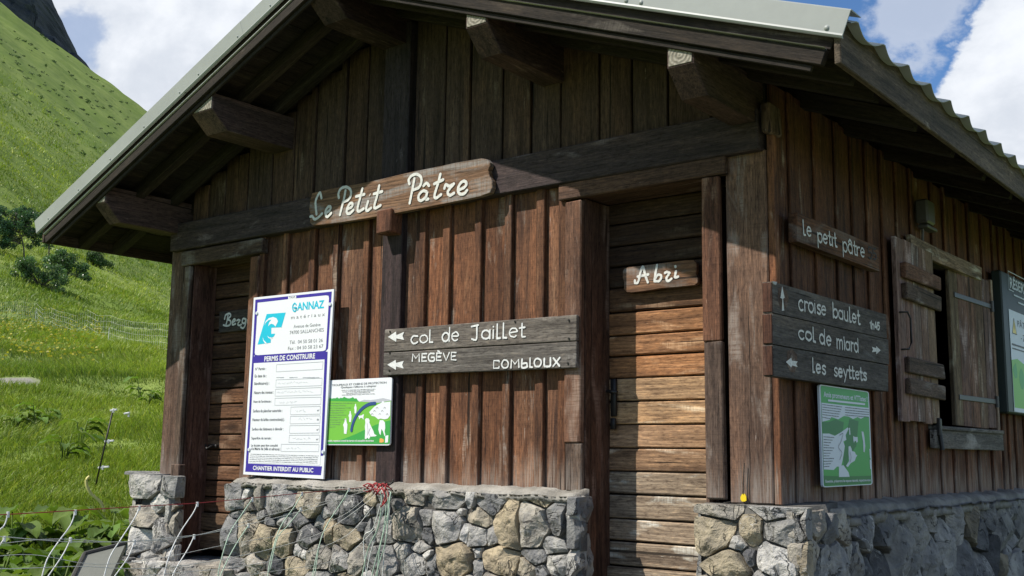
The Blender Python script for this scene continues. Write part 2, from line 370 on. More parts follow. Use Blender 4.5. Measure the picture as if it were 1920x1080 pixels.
def build_ground():
    th = np.concatenate([np.linspace(-3.14159, -.40, 40)[:-1], np.linspace(-.40, .40, 190), np.linspace(.40, 3.14159, 40)[1:]])
    rr = np.concatenate([[.01], np.geomspace(1.2, 1500, 250)])
    T, Rr = np.meshgrid(th, rr); ca = math.atan2(D1.y, D1.x)
    X = CAM.x+Rr*np.cos(ca+T); Y = CAM.y+Rr*np.sin(ca+T); Z = gz(X, Y)
    nv = T.size; nt_, nr = len(th), len(rr)
    co = np.stack([X, Y, Z], -1).reshape(-1, 3)
    ii = np.arange(nr-1)[:, None]*nt_+np.arange(nt_-1)[None, :]
    q = np.stack([ii, ii+1, ii+nt_+1, ii+nt_], -1).reshape(-1, 4)[:, ::-1]
    me = bpy.data.meshes.new('ground'); me.from_pydata(co.tolist(), [], q.tolist()); me.polygons.foreach_set('use_smooth', [True]*len(q)); me.update()
    m, t = new_mat('meadow'); g = t.n('ShaderNodeTexCoord').outputs['Object']
    a = t.noise(g, (.03, .03, .06), 6, .6); b = t.noise(g, (.35, .35, .5), 6, .65); f = t.noise(g, (3, 3, 3), 5, .7)
    c = t.mix(t.step(a, .35, .65), (.155, .222, .038), (.230, .288, .070)); c = t.mix(t.step(b, .42, .62, 0, .55), c, (.105, .168, .033)); c = t.mix(t.step(f, .5, .75, 0, .45), c, (.19, .22, .08))
    # gravel patch beside the path
    gp = GP; dist = t.n('ShaderNodeVectorMath', operation='DISTANCE'); t.link(g, dist.inputs[0]); dist.inputs[1].default_value = (gp.x, gp.y, gp.z)
    gv = t.math('ADD', dist.outputs['Value'], t.math('MULTIPLY', b, .8)); gm = t.step(gv, 1.15, 1.5, 1, 0)
    c = t.mix(gm, c, t.mix(f, (.16, .15, .14), (.34, .32, .30)))
    dd = t.n('ShaderNodeVectorMath', operation='DISTANCE'); t.link(g, dd.inputs[0]); dd.inputs[1].default_value = (2.4, -1.6, -1.2)
    c = t.mix(t.step(t.math('ADD', dd.outputs['Value'], t.math('MULTIPLY', b, 1.5)), 5.6, 6.6, 1, 0), c, t.mix(f, (.06, .06, .045), (.14, .13, .105)))  # unseen dark dirt around the hut, added to cut green bounce light
    finish(t, c, .95, t.math('ADD', t.math('MULTIPLY', b, 1.0), t.math('MULTIPLY', f, .25)), .6, .22, .1)
    me.materials.append(m); o = bpy.data.objects.new('ground', me); COL.objects.link(o); tag(o, kind='structure')
build_ground()
# ------------------------------------------------------------------ THE HUT
def zr(x): return 1.647-.382*(x-.65)
def zl(x): return 1.576+.42*(x+5.46)
RIDGE_X = -2.46; RIDGE_Z = 2.835
def zroof(x): return zr(x) if x > RIDGE_X else zl(x)
HUT = empty('mountain_hut', (-2.4, 0, -.95), 'dark wooden mountain hut with a grey metal roof on a stone plinth', 'hut')
YB = 7.3            # back of the hut
def vary(c=1.0, v=.18, warm=.06):
    k = c*random.uniform(1-v, 1+v); q = random.uniform(-warm, warm); return (k*(1+q), k, k*(1-q))
# front wall: boards and cover battens, lower storey
low = MB()
def vboards(mb, edges, z0, z1f, y, bt, tfn, axis='y', wob=.0):
    for a, b in zip(edges[:-1], edges[1:]):
        m = (a+b)/2; zt = z1f(m)
        c = (m, y+bt/2, (z0+zt)/2) if axis == 'y' else (y-bt/2, m, (z0+zt)/2)
        d = (b-a-.004, bt, zt-z0) if axis == 'y' else (bt, b-a-.004, zt-z0)
        mb.box(c, d, t=tfn(), ch=.003, jit=.0015)
EL = [-3.735, -3.47, -3.195, -2.968, -2.689, -2.55]; ER = [-2.39, -2.205, -2.011, -1.769, -1.547, -1.315, -1.16]
vboards(low, EL, -.215, lambda x: 1.47, .018, .022, lambda: vary(1.0, .30, .09))
vboards(low, ER, -.215, lambda x: 1.47, .018, .022, lambda: vary(1.05, .30, .09))
for e in EL[1:-1]+ER[1:-1]:
    wd = random.uniform(.048, .062); low.box((e-wd/2, .004, .63), (wd, .026, 1.69+random.uniform(-.01, .01)), t=vary(1.05, .2), ch=.004, jit=.002)
low.box((-3.728, .0, .63), (.05, .03, 1.67), t=vary(.9)); low.box((-1.19, .0, .62), (.05, .03, 1.67), t=vary(.9))
low.build('front_wall', M['cladding'], HUT)
gab = MB()
EU = [-4.6, -4.41, -4.22, -3.967, -3.70, -3.475, -3.258, -2.965, -2.768, -2.585]; EV = [-2.35, -2.095, -1.891, -1.646, -1.434, -1.231, -.972, -.765, -.547, -.3, -.03]
for E_ in (EU, EV):
    for a, b in zip(E_[:-1], E_[1:]):
        m = (a+b)/2; z1 = zroof(m)-.05
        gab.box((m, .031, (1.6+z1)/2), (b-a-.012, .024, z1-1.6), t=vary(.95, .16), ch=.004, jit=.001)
for e in (-3.258, -2.965, -1.891, -1.434): gab.box((e-.025, .016, (1.6+zroof(e)-.06)/2), (.045, .02, zroof(e)-.06-1.6), t=vary(.95, .1))
gab.box((-2.4, .060, 2.2), (4.7, .02, .9), t=(.2, .2, .2))
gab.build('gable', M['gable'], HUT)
# timber frame
b = MB(); b.box((-2.385, -.012, 1.55), (4.74, .09, .205), t=(.9, .9, .98), ch=.006, jit=.003); b.build('cross_beam', M['beam'], HUT)
b = MB(); b.box((-2.47, .0, .62), (.168, .05, 1.66), t=(.72, .66, .74), ch=.005); b.box((-2.467, .005, 2.16), (.222, .07, 1.03), t=(.62, .66, .80), ch=.006)
b.build('king_post', M['beam'], HUT)
b = MB(); b.box((-2.455, -.065, 1.385), (.125, .11, .145), t=(1.25, .85, .7), ch=.008, jit=.004); b.build('wooden_bracket', M['post'], HUT)
for x0, x1, tt in ((-.222, -.004, (1.05, 1, .98)), (-4.80, -4.602, (1, .95, .95))):
    b = MB(); b.box(((x0+x1)/2, .10, .62), (x1-x0, .20, 1.68), t=tt, ch=.006, jit=.003); b.build('corner_post', M['post'], HUT)
b = MB(); b.box((.020, .02, 1.60), (.05, .13, .155), t=(1.1, 1.1, 1.1), ch=.01, jit=.006); b.build('beam_end', M['post'], HUT)
# ---- doors
def door(x0, x1, zt, zb, y, bounds, tints, name):
    d = MB()
    for i, (za, zb_) in enumerate(zip(bounds[:-1], bounds[1:])):
        f = -.022 if i >= len(bounds)-3 else 0
        e = .0 if i < len(bounds)-3 else .012
        d.box(((x0+x1)/2+random.uniform(-.002, .002), y+.02+f, (za+zb_)/2), (x1-x0+e, .04, za-zb_-.009), rot=Matrix.Rotation(random.uniform(-.003, .003), 3, 'Y'), t=tints(i, (za+zb_)/2), ch=.006, jit=.002)
    d.box(((x0+x1)/2, y+.06, (zt+zb)/2), (x1-x0+.1, .03, zt-zb), t=(.15, .13, .12))
    return d.build(name, M['door'], HUT)
RB = [1.37, 1.251, 1.127, 1.013, .897, .761, .634, .523, .404, .279, .156, .033, -.089, -.21, -.336, -.453, -.58, -.70, -.85]
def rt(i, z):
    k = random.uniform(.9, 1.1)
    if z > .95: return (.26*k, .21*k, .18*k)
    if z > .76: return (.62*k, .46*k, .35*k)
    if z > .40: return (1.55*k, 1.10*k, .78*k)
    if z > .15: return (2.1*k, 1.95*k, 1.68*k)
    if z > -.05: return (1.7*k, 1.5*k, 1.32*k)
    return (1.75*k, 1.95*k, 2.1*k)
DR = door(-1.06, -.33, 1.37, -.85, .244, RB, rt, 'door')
LBz = [1.36, 1.21, 1.10, .985, .87, .765, .655, .545, .435, .325, .213, .105, -.005, -.115, -.225, -.34, -.45, -.58, -.71]
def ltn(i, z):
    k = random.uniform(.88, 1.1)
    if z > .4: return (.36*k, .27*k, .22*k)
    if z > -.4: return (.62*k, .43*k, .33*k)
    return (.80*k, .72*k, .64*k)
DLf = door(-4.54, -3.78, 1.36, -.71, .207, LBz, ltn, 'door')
h = MB(); h.box((-1.015, .225, .30), (.035, .02, .20), ch=.004); h.tube([(-1.015, .215, .33), (-1.015, .16, .33), (-.95, .155, .325)], .009, 8); h.box((-1.012, .215, .16), (.03, .02, .06)); h.build('latch', M['iron'], DR, True)
h = MB(); h.box((-4.44, .19, .02), (.10, .02, .025), ch=.004); h.tube([(-4.41, .18, .02), (-4.41, .15, .02), (-4.43, .13, .0), (-4.46, .14, .03)], .007, 6); h.build('latch', M['iron'], DLf, True)
def frame(parts, mat):
    f = MB()
    for c, d, tt in parts: f.box(c, d, t=tt, ch=.006, jit=.003)
    f.build('door_frame', mat, HUT)
frame([((-1.108, -.016, .70), (.108, .034, 1.29), (1.15, .92, .80)), ((-1.103, -.012, -.07), (.105, .030, .25), (1.0, 1.05, 1.06)), ((-.288, -.012, .95), (.096, .036, .81), (1.25, .90, .72)), ((-.285, -.011, .17), (.098, .034, .75), (.95, 1.0, 1.05)),
       ((-.70, -.018, 1.405), (1.0, .05, .095), (.75, .68, .66))], M['post'])
frame([((-4.565, -.012, .58), (.072, .034, 1.49), (.92, .95, .95)), ((-3.79, -.012, .56), (.098, .034, 1.52), (1.15, .85, .68)), ((-4.16, -.018, 1.382), (.93, .05, .105), (.66, .66, .66))], M['post'])
j = MB()
j.box((-1.066, .13, .30), (.022, .235, 2.12), t=(.55, .42, .37), ch=.003); j.box((-.345, .13, .36), (.02, .235, 2.0), t=(.7, .6, .55)); j.box((-.70, .13, 1.378), (.75, .23, .02), t=(.7, .6, .55)); j.box((-1.085, -.02, -.42), (.036, .10, .44), t=(.95, .95, .95), ch=.006)
j.build('door_jamb', M['shutterwood'], HUT)
j = MB()
j.box((-4.534, .11, .30), (.022, .195, 2.08), t=(.62, .44, .40), ch=.003); j.box((-3.80, .11, .30), (.022, .195, 2.08), t=(.6, .5, .45)); j.box((-4.16, .11, 1.352), (.76, .19, .02), t=(.5, .42, .4)); j.box((-4.545, -.02, -.42), (.10, .06, .62), t=(.62, .60, .60), ch=.006)
j.build('door_jamb', M['shutterwood'], HUT)
# ---- side wall with its window opening
SW = MB()
WY0, WY1, WZ0, WZ1 = 2.20, 3.62, .20, 1.30
ES = [.045, .26, .565, .855, 1.085, 1.305, 1.545, 1.79, 2.05, 2.20]; EM = [2.20, 2.46, 2.72, 3.0, 3.28, 3.62]; ET = [3.62, 3.92, 4.09, 4.29, 4.56, 4.85, 5.12, 5.4, 5.66, 5.95, 6.22, 6.5, 6.78, 7.05, YB]
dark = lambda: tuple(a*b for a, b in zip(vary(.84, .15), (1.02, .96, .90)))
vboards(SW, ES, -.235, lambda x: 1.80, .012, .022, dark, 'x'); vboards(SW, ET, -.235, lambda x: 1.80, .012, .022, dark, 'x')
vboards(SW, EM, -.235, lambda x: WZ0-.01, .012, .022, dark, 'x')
for a, b_ in zip(EM[:-1], EM[1:]): SW.box((.001, (a+b_)/2, (WZ1+1.80)/2), (.022, b_-a-.004, 1.80-WZ1), t=dark())
for e in ES[1:-1]+ET[:-1]:
    wd = random.uniform(.05, .062); SW.box((.021, e-wd/2, .78), (.018, wd, 2.03), t=dark(), ch=.004, jit=.002)
for e in EM[1:-1]:
    SW.box((.021, e-.027, -.03), (.018, .054, .42), t=dark(), ch=.004); SW.box((.021, e-.027, 1.56), (.018, .054, .5), t=dark(), ch=.004)
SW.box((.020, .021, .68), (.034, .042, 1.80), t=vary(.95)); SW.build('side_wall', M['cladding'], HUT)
bw = MB()
for c, d in (((-4.78, 3.7, .5), (.03, 7.0, 2.6)), ((-2.4, YB-.02, .8), (4.8, .03, 3.4)), ((-2.4, 3.6, -.93), (4.7, 7.2, .03))): bw.box(c, d)
bw.box((-.03, 1.12, .78), (.02, 2.16, 2.04)); bw.box((-.03, 5.45, .78), (.02, 3.66, 2.04)); bw.box((-.03, 2.91, -.05), (.02, 1.42, .46)); bw.box((-.03, 2.91, 1.56), (.02, 1.42, .5))
bw.build('inner_wall', M['interior'], HUT)
# window: frame, lintel, sill, shutters
wf = MB()
for c, d in (((-.02, WY0+.02, .75), (.09, .04, 1.1)), ((-.02, WY1-.02, .75), (.09, .04, 1.1)), ((-.02, 2.91, WZ1-.02), (.09, 1.34, .04))): wf.box(c, d, t=(.45, .42, .40))
WIN = wf.build('window', M['greywood'], HUT)
b = MB()
p = [at_x(x, y, .06) for x, y in ((1707, 439), (1760, 466), (1841, 502), (1841, 526), (1768, 496), (1711, 471))]
b.prism(p, (1, 0, 0), .03, t=(1.35, 1.4, 1.3), gax=((0, 1, 0), (0, 0, 1)), ch=.003); b.build('lintel', M['shutterwood'], WIN)
b = MB(); b.box((.05, 2.93, .118), (.03, 1.56, .115), t=(1.0, 1.0, 1.0), ch=.004, jit=.004); b.box((.045, 2.94, .188), (.075, 1.48, .022), t=(.85, .87, .9), ch=.004, jit=.003); b.build('sill', M['greywood'], WIN)
def shutter(y0, y1, z0, z1, x, ang, hinge, tts):
    mb = MB(); n = 5; wd = (y1-y0)/n; R3 = Matrix.Rotation(ang, 3, 'Z'); hv = Vector((x, hinge, 0))
    tr = lambda p: R3 @ (Vector(p)-hv)+hv
    for i in range(n):
        mb.box(tr((x, y0+wd*(i+.5), (z0+z1)/2+random.uniform(-.006, .006))), (.026, wd-.006, z1-z0-random.uniform(0, .012)), rot=R3, t=tuple(q*random.uniform(.88, 1.12) for q in tts), ch=.003)
    return mb, tr, R3
mb, tr, R3 = shutter(1.53, 2.27, .205, 1.285, .068, math.radians(1.2), 1.53, (1.05, .98, .93)); SL = mb.build('shutter', M['shutterwood'], WIN)
for zc, tt in ((1.09, (.80, .58, .48)), (.965, (.56, .54, .52)), (.535, (.56, .54, .53)), (.405, (.60, .58, .56))):
    c = MB(); c.box(tr((.098, 1.955, zc)), (.032, .70, .092), rot=R3 @ Matrix.Rotation(random.uniform(-.012, .012), 3, 'X'), t=tt, ch=.006, jit=.004); c.build('cleat', M['shutterwood'], SL)
c = MB(); c.tube([tr(q) for q in ((.085, 1.55, .83), (.115, 1.60, .835), (.12, 1.63, .80), (.12, 1.63, .66), (.115, 1.60, .62), (.085, 1.56, .615))], .006, 6); c.build('handle', M['iron'], SL, True)
c = MB(); c.box(tr((.085, 2.22, .19)), (.03, .045, .11), rot=R3, ch=.008); c.tube([tr((.085, 2.22, .2)), tr((.1, 2.22, .05))], .014, 8); c.build('catch', M['iron'], SL)
mb, tr, R3 = shutter(2.76, 3.585, .21, 1.285, .045, math.radians(-3.0), 3.585, (.92, .80, .74)); SR = mb.build('shutter', M['shutterwood'], WIN)
for zc in (1.095, .405):
    c = MB(); c.box(tr((.062, 3.21, zc)), (.010, .74, .034), rot=R3, ch=.003); c.tube([tr((.07, 3.585, zc-.04)), tr((.07, 3.585, zc+.04))], .013, 8); c.build('strap_hinge', M['grey_iron'], SR)
b = MB(); b.box((.045, 3.645, .74), (.03, .055, 1.12), t=(1.2, 1.15, 1.05)); b.build('side_board', M['shutterwood'], WIN)
# ---- purlins
for x0, x1, zt, zb, tt in ((-.158, -.028, 1.811, 1.587, (1.25, 1.12, 1.02)), (-1.352, -1.21, 2.292, 2.05, (1.2, 1.05, .95)), (-2.592, -2.395, 2.735, 2.535, (.8, .7, .68)), (-3.705, -3.492, 2.262, 2.04, (1.35, 1.25, 1.2)), (-4.80, -4.665, 1.818, 1.576, (1.45, 1.3, 1.22))):
    mb = MB(); yf = -.655; h_ = zt-zb
    zc = zt-h_*.49
    prof = [(yf, zt), (yf, zc), (yf+.125, zb), (.6, zb), (.6, zt)]
    mb.prism([Vector((x1, y, z)) for y, z in prof], (1, 0, 0), x1-x0, t=tt, gax=((0, 1, 0), (0, 0, 1)), ch=.006)
    po = mb.build('purlin', M['beam'], HUT)
    e = MB(); e.box(((x0+x1)/2, yf-.001, (zt+zc)/2), (x1-x0-.014, .006, zt-zc-.012), t=(1, 1, .95), ch=.002, off=(0, .01, 0)); eo = e.build('cut_end', M['endgrain'], po)
# ---- roof
UR = Vector((1, 0, -.382)).normalized(); NR = Vector((.382, 0, 1)).normalized()
UL = Vector((-1, 0, -.42)).normalized(); NL = Vector((-.42, 0, 1)).normalized()
RID = Vector((RIDGE_X, 0, RIDGE_Z))
def slope_bar(side, s0, s1, n0, n1, y0, y1, mb, **kw):
    U, N = (UR, NR) if side > 0 else (UL, NL)
    c = RID+U*((s0+s1)/2)+N*((n0+n1)/2)+Vector((0, (y0+y1)/2, 0))
    Y = Vector((0, 1, 0)); R3 = Matrix((U, Y, U.cross(Y))).transposed()
    mb.box(c, (s1-s0, y1-y0, n1-n0), rot=R3, **kw)
LR = (.65-RIDGE_X)/UR.x; LL = (RIDGE_X+5.46)/-UL.x
for side, L in ((1, LR), (-1, LL)):
    for y in (-.385, -.10, .42, 1.0, 1.58, 2.16, 2.74, 3.32, 3.9, 4.48, 5.06, 5.64, 6.22, 6.8):
        mb = MB(); slope_bar(side, .02, L-.04, -.118, -.032, y-.032, y+.032, mb, t=vary(1.0, .2), jit=.003); mb.build('rafter', M['rooftimber'], HUT)
    mb = MB()
    for k in range(13):
        a = .0+(L-.02)*k/13; slope_bar(side, a, a+(L-.02)/13-.004, -.030, -.010, -.655, YB-.0, mb, t=vary(.8, .25), ch=.002)
    mb.build('roof_boarding', M['rooftimber'], HUT)
    mb = MB(); slope_bar(side, .012, L-.035, -.052, .05, -.672, -.650, mb, t=(.9, .9, .9)); slope_bar(side, .012, L-.045, -.122, -.056, -.69, -.655, mb, t=(.75, .75, .75), jit=.002)
    slope_bar(side, .012, L-.09, -.150, -.124, -.672, -.655, mb, t=(.9, .9, .9))
    bb = mb.build('barge_board', M['rooftimber'], HUT)
    mb = MB(); slope_bar(side, .012, L-.05, -.0545, -.0495, -.702, -.673, mb, jit=.003); mb.build('pale_strip', M['ridge_strip'], bb)  # thin pale grey strip between the barge boards
# eave fascias
b = MB(); b.box((.632, 3.3, 1.635), (.028, 7.97, .185), t=(3.6, 3.6, 3.3), ch=.004); b.build('eave_board', M['rooftimber'], HUT)
b = MB(); b.box((-5.425, 3.3, 1.555), (.028, 7.97, .13), t=(1.6, 1.5, 1.4), ch=.004); b.build('eave_board', M['rooftimber'], HUT)
# corrugated sheet
def rib(y): 
    u = ((y+.634) / .302) % 1.0; u = min(u, 1-u); return .030*max(0, 1-u*2.6)**1.9+.006*math.cos(u*6.28)
for side, L in ((1, LR+.022), (-1, LL+.03)):
    mb = MB(); U, N = (UR, NR) if side > 0 else (UL, NL)
    ys = np.arange(-.690, YB+.05, .3020/14)
    vs = []; fs = []
    for k in range(4):
        s_ = L*k/3
        for y in ys: vs.append(RID+U*s_+N*(.052+rib(y))+Vector((0, y, 0)))
    n = len(ys); vs += [v-N*.004 for v in vs]; m4 = n*4
    for k in range(3):
        for i in range(n-1):
            q = [k*n+i, k*n+i+1, (k+1)*n+i+1, (k+1)*n+i]; fs.append(q); fs.append([a+m4 for a in q][::-1])
    for i in range(n-1): fs.append([3*n+i, 3*n+i+1, m4+3*n+i+1, m4+3*n+i])
    mb.add(vs, fs); mb.build('roof_sheet', M['metal'], HUT, True)
    # verge flashing in lengths, with rivets
    cuts = [0, .75, L-1.9, L-.0] if side < 0 else [0, LR-1.02, L-.01]
    for k, (a, c) in enumerate(zip(cuts[:-1], cuts[1:])):
        mb = MB(); e = .0 if k == 0 else .012; q = .0012*(k % 2)
        prof = [(-.60, .112), (-.700-q, .112), (-.706-q, .106), (-.706-q, .010), (-.709-q, .002), (-.703-q, -.006), (-.690, -.006), (-.690, -.003), (-.701, .0), (-.702, .106), (-.60, .109)]
        vs = []; fs = []
        for s_ in (a-e, c): vs += [RID+U*s_+N*nn+Vector((0, yy, 0)) for yy, nn in prof]
        n = len(prof)
        for i in range(n-1): fs.append([i, i+1, n+i+1, n+i])
        fs.append(list(range(n))); fs.append(list(range(n, 2*n))[::-1])
        mb.add(vs, fs); fl = mb.build('verge_flashing', M['metal'], HUT)
        rv = [a+.035, c-.075] if side > 0 and k else ([c-.05, a+.6, a+1.1] if side > 0 else [a+.04+i*.42 for i in range(int((c-a)/.42)+1)])
        for s_ in rv:
            r = MB(); P0 = RID+U*s_+N*.024+Vector((0, -.706-q, 0))
            rr = .0125 if side > 0 else .007
            ring = [P0+U*math.cos(t_)*rr+N*math.sin(t_)*rr for t_ in np.linspace(0, 6.283, 11)[:-1]]; ring2 = [P0+Vector((0, -.006, 0))+U*math.cos(t_)*rr*.6+N*math.sin(t_)*rr*.6 for t_ in np.linspace(0, 6.283, 11)[:-1]]
            r.add(ring+ring2, [[i, (i+1) % 10, 10+(i+1) % 10, 10+i] for i in range(10)]+[list(range(10, 20))]); r.build('rivet', M['metal'], fl, True)
# ---- stone plinth
def nz3(p, f): return mnoise.noise(Vector(p)*f)
def stones(mb, cells, fmap, gap=.012, bounds=None, hmin=.045, hmax=.08):
    """cells: (u, v, halfw, halfh, tint). Each becomes one bulging rough stone; fmap(u, v, h) -> world."""
    for i, (u, v, hw, hh, tint) in enumerate(cells):
        poly = []
        n0 = 22; ph = random.uniform(0, 6.28)
        for k in range(n0):
            a = 6.283*k/n0; c_, s_ = math.cos(a), math.sin(a); e = .50
            poly.append((u+math.copysign(abs(c_)**e, c_)*hw*1.42, v+math.copysign(abs(s_)**e, s_)*hh*1.42))
        for jx, (u2, v2, hw2, hh2, _) in enumerate(cells):
            if jx == i: continue
            dx, dy = u2-u, v2-v; L = math.hypot(dx, dy)
            if L > (max(hw, hh)+max(hw2, hh2))*1.6 or L < 1e-6: continue
            ex, ey = dx/L, dy/L
            r1 = 1/math.sqrt((ex/hw)**2+(ey/hh)**2); r2 = 1/math.sqrt((ex/hw2)**2+(ey/hh2)**2)
            fr = r1/(r1+r2)
            # anisotropic normal: mix of direction and the box side it crosses
            nx, ny = ex/(hw+hw2), ey/(hh+hh2); nl = math.hypot(nx, ny); nx, ny = nx/nl, ny/nl
            nx, ny = nx*.55+ex*.45, ny*.55+ey*.45; nl = math.hypot(nx, ny); nx, ny = nx/nl, ny/nl
            px, py = u+dx*fr, v+dy*fr; off = px*nx+py*ny-gap/2
            out = []
            for k in range(len(poly)):
                a, b_ = poly[k], poly[(k+1) % len(poly)]; da, db = a[0]*nx+a[1]*ny-off, b_[0]*nx+b_[1]*ny-off
                if da <= 0: out.append(a)
                if da*db < 0: tt = da/(da-db); out.append((a[0]+(b_[0]-a[0])*tt, a[1]+(b_[1]-a[1])*tt))
            poly = out
            if len(poly) < 3: break
        if bounds and len(poly) >= 3:
            poly = [(min(max(a, bounds[0]), bounds[1]), min(max(b_, bounds[2]), bounds[3])) for a, b_ in poly]
        if len(poly) < 3: continue
        ar = abs(sum(poly[k][0]*poly[(k+1) % len(poly)][1]-poly[(k+1) % len(poly)][0]*poly[k][1] for k in range(len(poly))))/2
        if ar < .0006: continue
        # resample the outline
        per = [math.dist(poly[k], poly[(k+1) % len(poly)]) for k in range(len(poly))]; tot = sum(per); N_ = 36; pts = []; k = 0; acc = 0
        for q in range(N_):
            tgt = tot*q/N_
            while acc+per[k] < tgt: acc += per[k]; k += 1
            f = (tgt-acc)/max(per[k], 1e-9); a, b_ = poly[k], poly[(k+1) % len(poly)]; pts.append((a[0]+(b_[0]-a[0])*f, a[1]+(b_[1]-a[1])*f))
        cu = sum(p_[0] for p_ in pts)/N_; cv = sum(p_[1] for p_ in pts)/N_
        sz = math.sqrt(ar); H = min(hmax, max(hmin, sz*random.uniform(.32, .55))); tx, ty = random.uniform(-.35, .35), random.uniform(-.3, .3)
        sd = Vector((random.uniform(0, 99), random.uniform(0, 99), 0))
        rings = [(1.0, -.02), (.996, H*.45), (.985, H*.78), (.955, H*.95), (.90, H), (.80, H), (.68, H), (.52, H), (.35, H), (.17, H)]
        sl_ = max(hw, hh); cutp = [(math.cos(a_), math.sin(a_), random.uniform(.25, .75), random.uniform(.25, .85)) for a_ in (random.uniform(0, 2), random.uniform(2, 4), random.uniform(4, 6.2))]
        vs = []; fs = []
        for ri, (sc, hgt) in enumerate(rings):
            for (a, b_) in pts:
                q = Vector((a, b_, 0))+sd; nj = nz3(q, 14)
                k_ = sc*(1+.07*nj*(1 if ri < 5 else .5)); uu, vv = cu+(a-cu)*k_, cv+(b_-cv)*k_
                qq = Vector((uu, vv, 0))+sd
                hh_ = hgt
                if ri:
                    fl_ = H+tx*(uu-cu)+ty*(vv-cv)
                    for cx_, cy_, st_, of_ in cutp: fl_ = min(fl_, H*1.02-st_*((uu-cu)*cx_+(vv-cv)*cy_-of_*.55*min(hw, hh)))
                    hh_ = min(hgt*1.05, fl_ if ri > 1 else max(fl_, H*.2))+.10*H*nz3(qq, 9)*min(1, ri/4)+.010*nz3(qq, 22)+.005*nz3(qq, 55)
                    hh_ = max(hh_, H*.12)
                vs.append(fmap(uu, vv, hh_))
        vs.append(sum((Vector(v_) for v_ in vs[-N_:]), Vector())/N_)
        for ri in range(len(rings)-1):
            for q in range(N_):
                q2 = (q+1) % N_; fs.append([ri*N_+q, ri*N_+q2, (ri+1)*N_+q2, (ri+1)*N_+q])
        l = (len(rings)-1)*N_
        for q in range(N_): fs.append([l+q, l+(q+1) % N_, len(vs)-1])
        off = random.uniform(0, 40)
        mb.add(vs, fs, [(v_[0]*(1 if hw > hh else .4)+off, v_[1]+off, v_[2]*(1 if hw <= hh else .4)) for v_ in map(tuple, vs)], tint)
GREY = [(.29, .285, .277), (.345, .34, .325), (.225, .225, .224), (.39, .38, .36), (.155, .156, .16)]
TAN = [(.40, .335, .235), (.44, .36, .225), (.37, .33, .26)]; PALE = [(.58, .57, .54), (.50, .49, .47)]
def tone(c):
    b_ = random.choice({'g': GREY, 't': TAN, 'p': PALE, 'b': [(.37, .345, .30), (.36, .33, .28), (.40, .345, .25)]}[c]); k = random.uniform(.88, 1.12); return tuple(q*k for q in b_)
def scatter(u0, u1, v0, v1, rmin, rmax, pal, asp=(.7, 1.5), tries=4000):
    out = []
    for k in range(tries):
        r = rmax-(rmax-rmin)*(k/tries)**.5; u, v = random.uniform(u0, u1), random.uniform(v0, v1)
        if all(math.hypot(u-a, v-b_) > (r+(c+d)/2)*.93 for a, b_, c, d, _ in out):
            q = random.uniform(*asp)**.5; out.append((u, v, r*q, r/q, tone(random.choice(pal))))
    return out
# front plinth: every stone where the photograph has it (coordinates read off the photo, turned into metres on the wall plane)
FS = [(110,240,40,52,'g'),(165,225,18,25,'p'),(178,265,22,35,'b'),(212,240,30,62,'b'),(318,245,76,58,'g'),(120,318,36,18,'g'),(475,268,64,46,'t'),(580,262,46,42,'g'),(545,308,28,22,'g'),(665,310,72,62,'g'),(735,300,16,20,'p'),(945,228,72,34,'b'),(1120,245,122,42,'g'),(1225,240,22,34,'p'),(1315,268,86,38,'g'),(1560,246,78,26,'b'),(1640,320,42,96,'g'),(1705,330,30,110,'g'),(755,240,40,26,'b'),(880,268,38,20,'g'),(810,225,36,30,'g'),(810,288,30,28,'g'),
(103,420,36,100,'g'),(178,405,32,104,'t'),(228,318,26,20,'g'),(262,440,48,86,'b'),(275,352,30,18,'g'),(345,350,40,34,'g'),(425,343,56,28,'g'),(510,350,30,26,'g'),(458,425,66,48,'g'),(562,397,22,66,'t'),(350,440,46,66,'b'),(650,420,66,60,'b'),(700,372,26,16,'g'),(815,385,48,62,'g'),(755,410,22,70,'g'),(925,365,70,80,'b'),(1020,335,30,32,'g'),(1022,415,26,38,'g'),(1120,375,70,72,'g'),(1275,330,78,36,'t'),(1180,302,16,12,'p'),(1205,405,24,34,'p'),(1255,420,48,46,'g'),(1338,415,34,42,'g'),(1410,375,60,92,'t'),(1520,375,62,96,'b'),(1622,462,64,40,'g'),(1710,425,30,70,'g'),
(95,550,58,40,'g'),(210,545,46,44,'b'),(300,545,38,36,'g'),(392,560,54,46,'b'),(410,488,26,24,'p'),(445,500,20,20,'p'),(505,515,70,46,'b'),(612,528,54,54,'g'),(695,520,36,62,'b'),(820,545,62,82,'g'),(912,490,34,50,'g'),(1000,470,68,28,'g'),(960,560,58,50,'g'),(1020,505,24,20,'p'),(1050,560,36,52,'g'),(1145,535,92,78,'t'),(1262,500,14,30,'p'),(1372,525,84,66,'t'),(1262,560,24,44,'g'),(1528,512,58,36,'g'),(1490,575,50,40,'t'),(1632,545,62,44,'g'),(1560,590,26,30,'g'),(1712,550,26,60,'g'),
(150,650,60,44,'g'),(270,645,56,44,'b'),(390,655,60,40,'g'),(510,645,60,52,'g'),(630,640,58,50,'b'),(750,645,50,50,'p'),(870,660,58,46,'g'),(990,660,60,44,'b'),(1100,665,50,42,'g'),(1220,660,70,44,'g'),(1350,650,60,48,'b'),(1470,660,56,40,'g'),(1590,660,60,44,'g'),(1700,660,44,44,'g')]
def fpl(zx, zy, y=-.10): q = at_y(400+zx/2.526, 840+zy/2.526, y); return q.x, q.z
cells = []
for zx, zy, a, b_, c in FS:
    u, v = fpl(zx, zy); u1, _ = fpl(zx+a, zy); u0, _ = fpl(zx-a, zy); _, v1 = fpl(zx, zy-b_); _, v0 = fpl(zx, zy+b_)
    cells.append((u, v, (u1-u0)/2, (v1-v0)/2, tone(c)))
PL = MB()
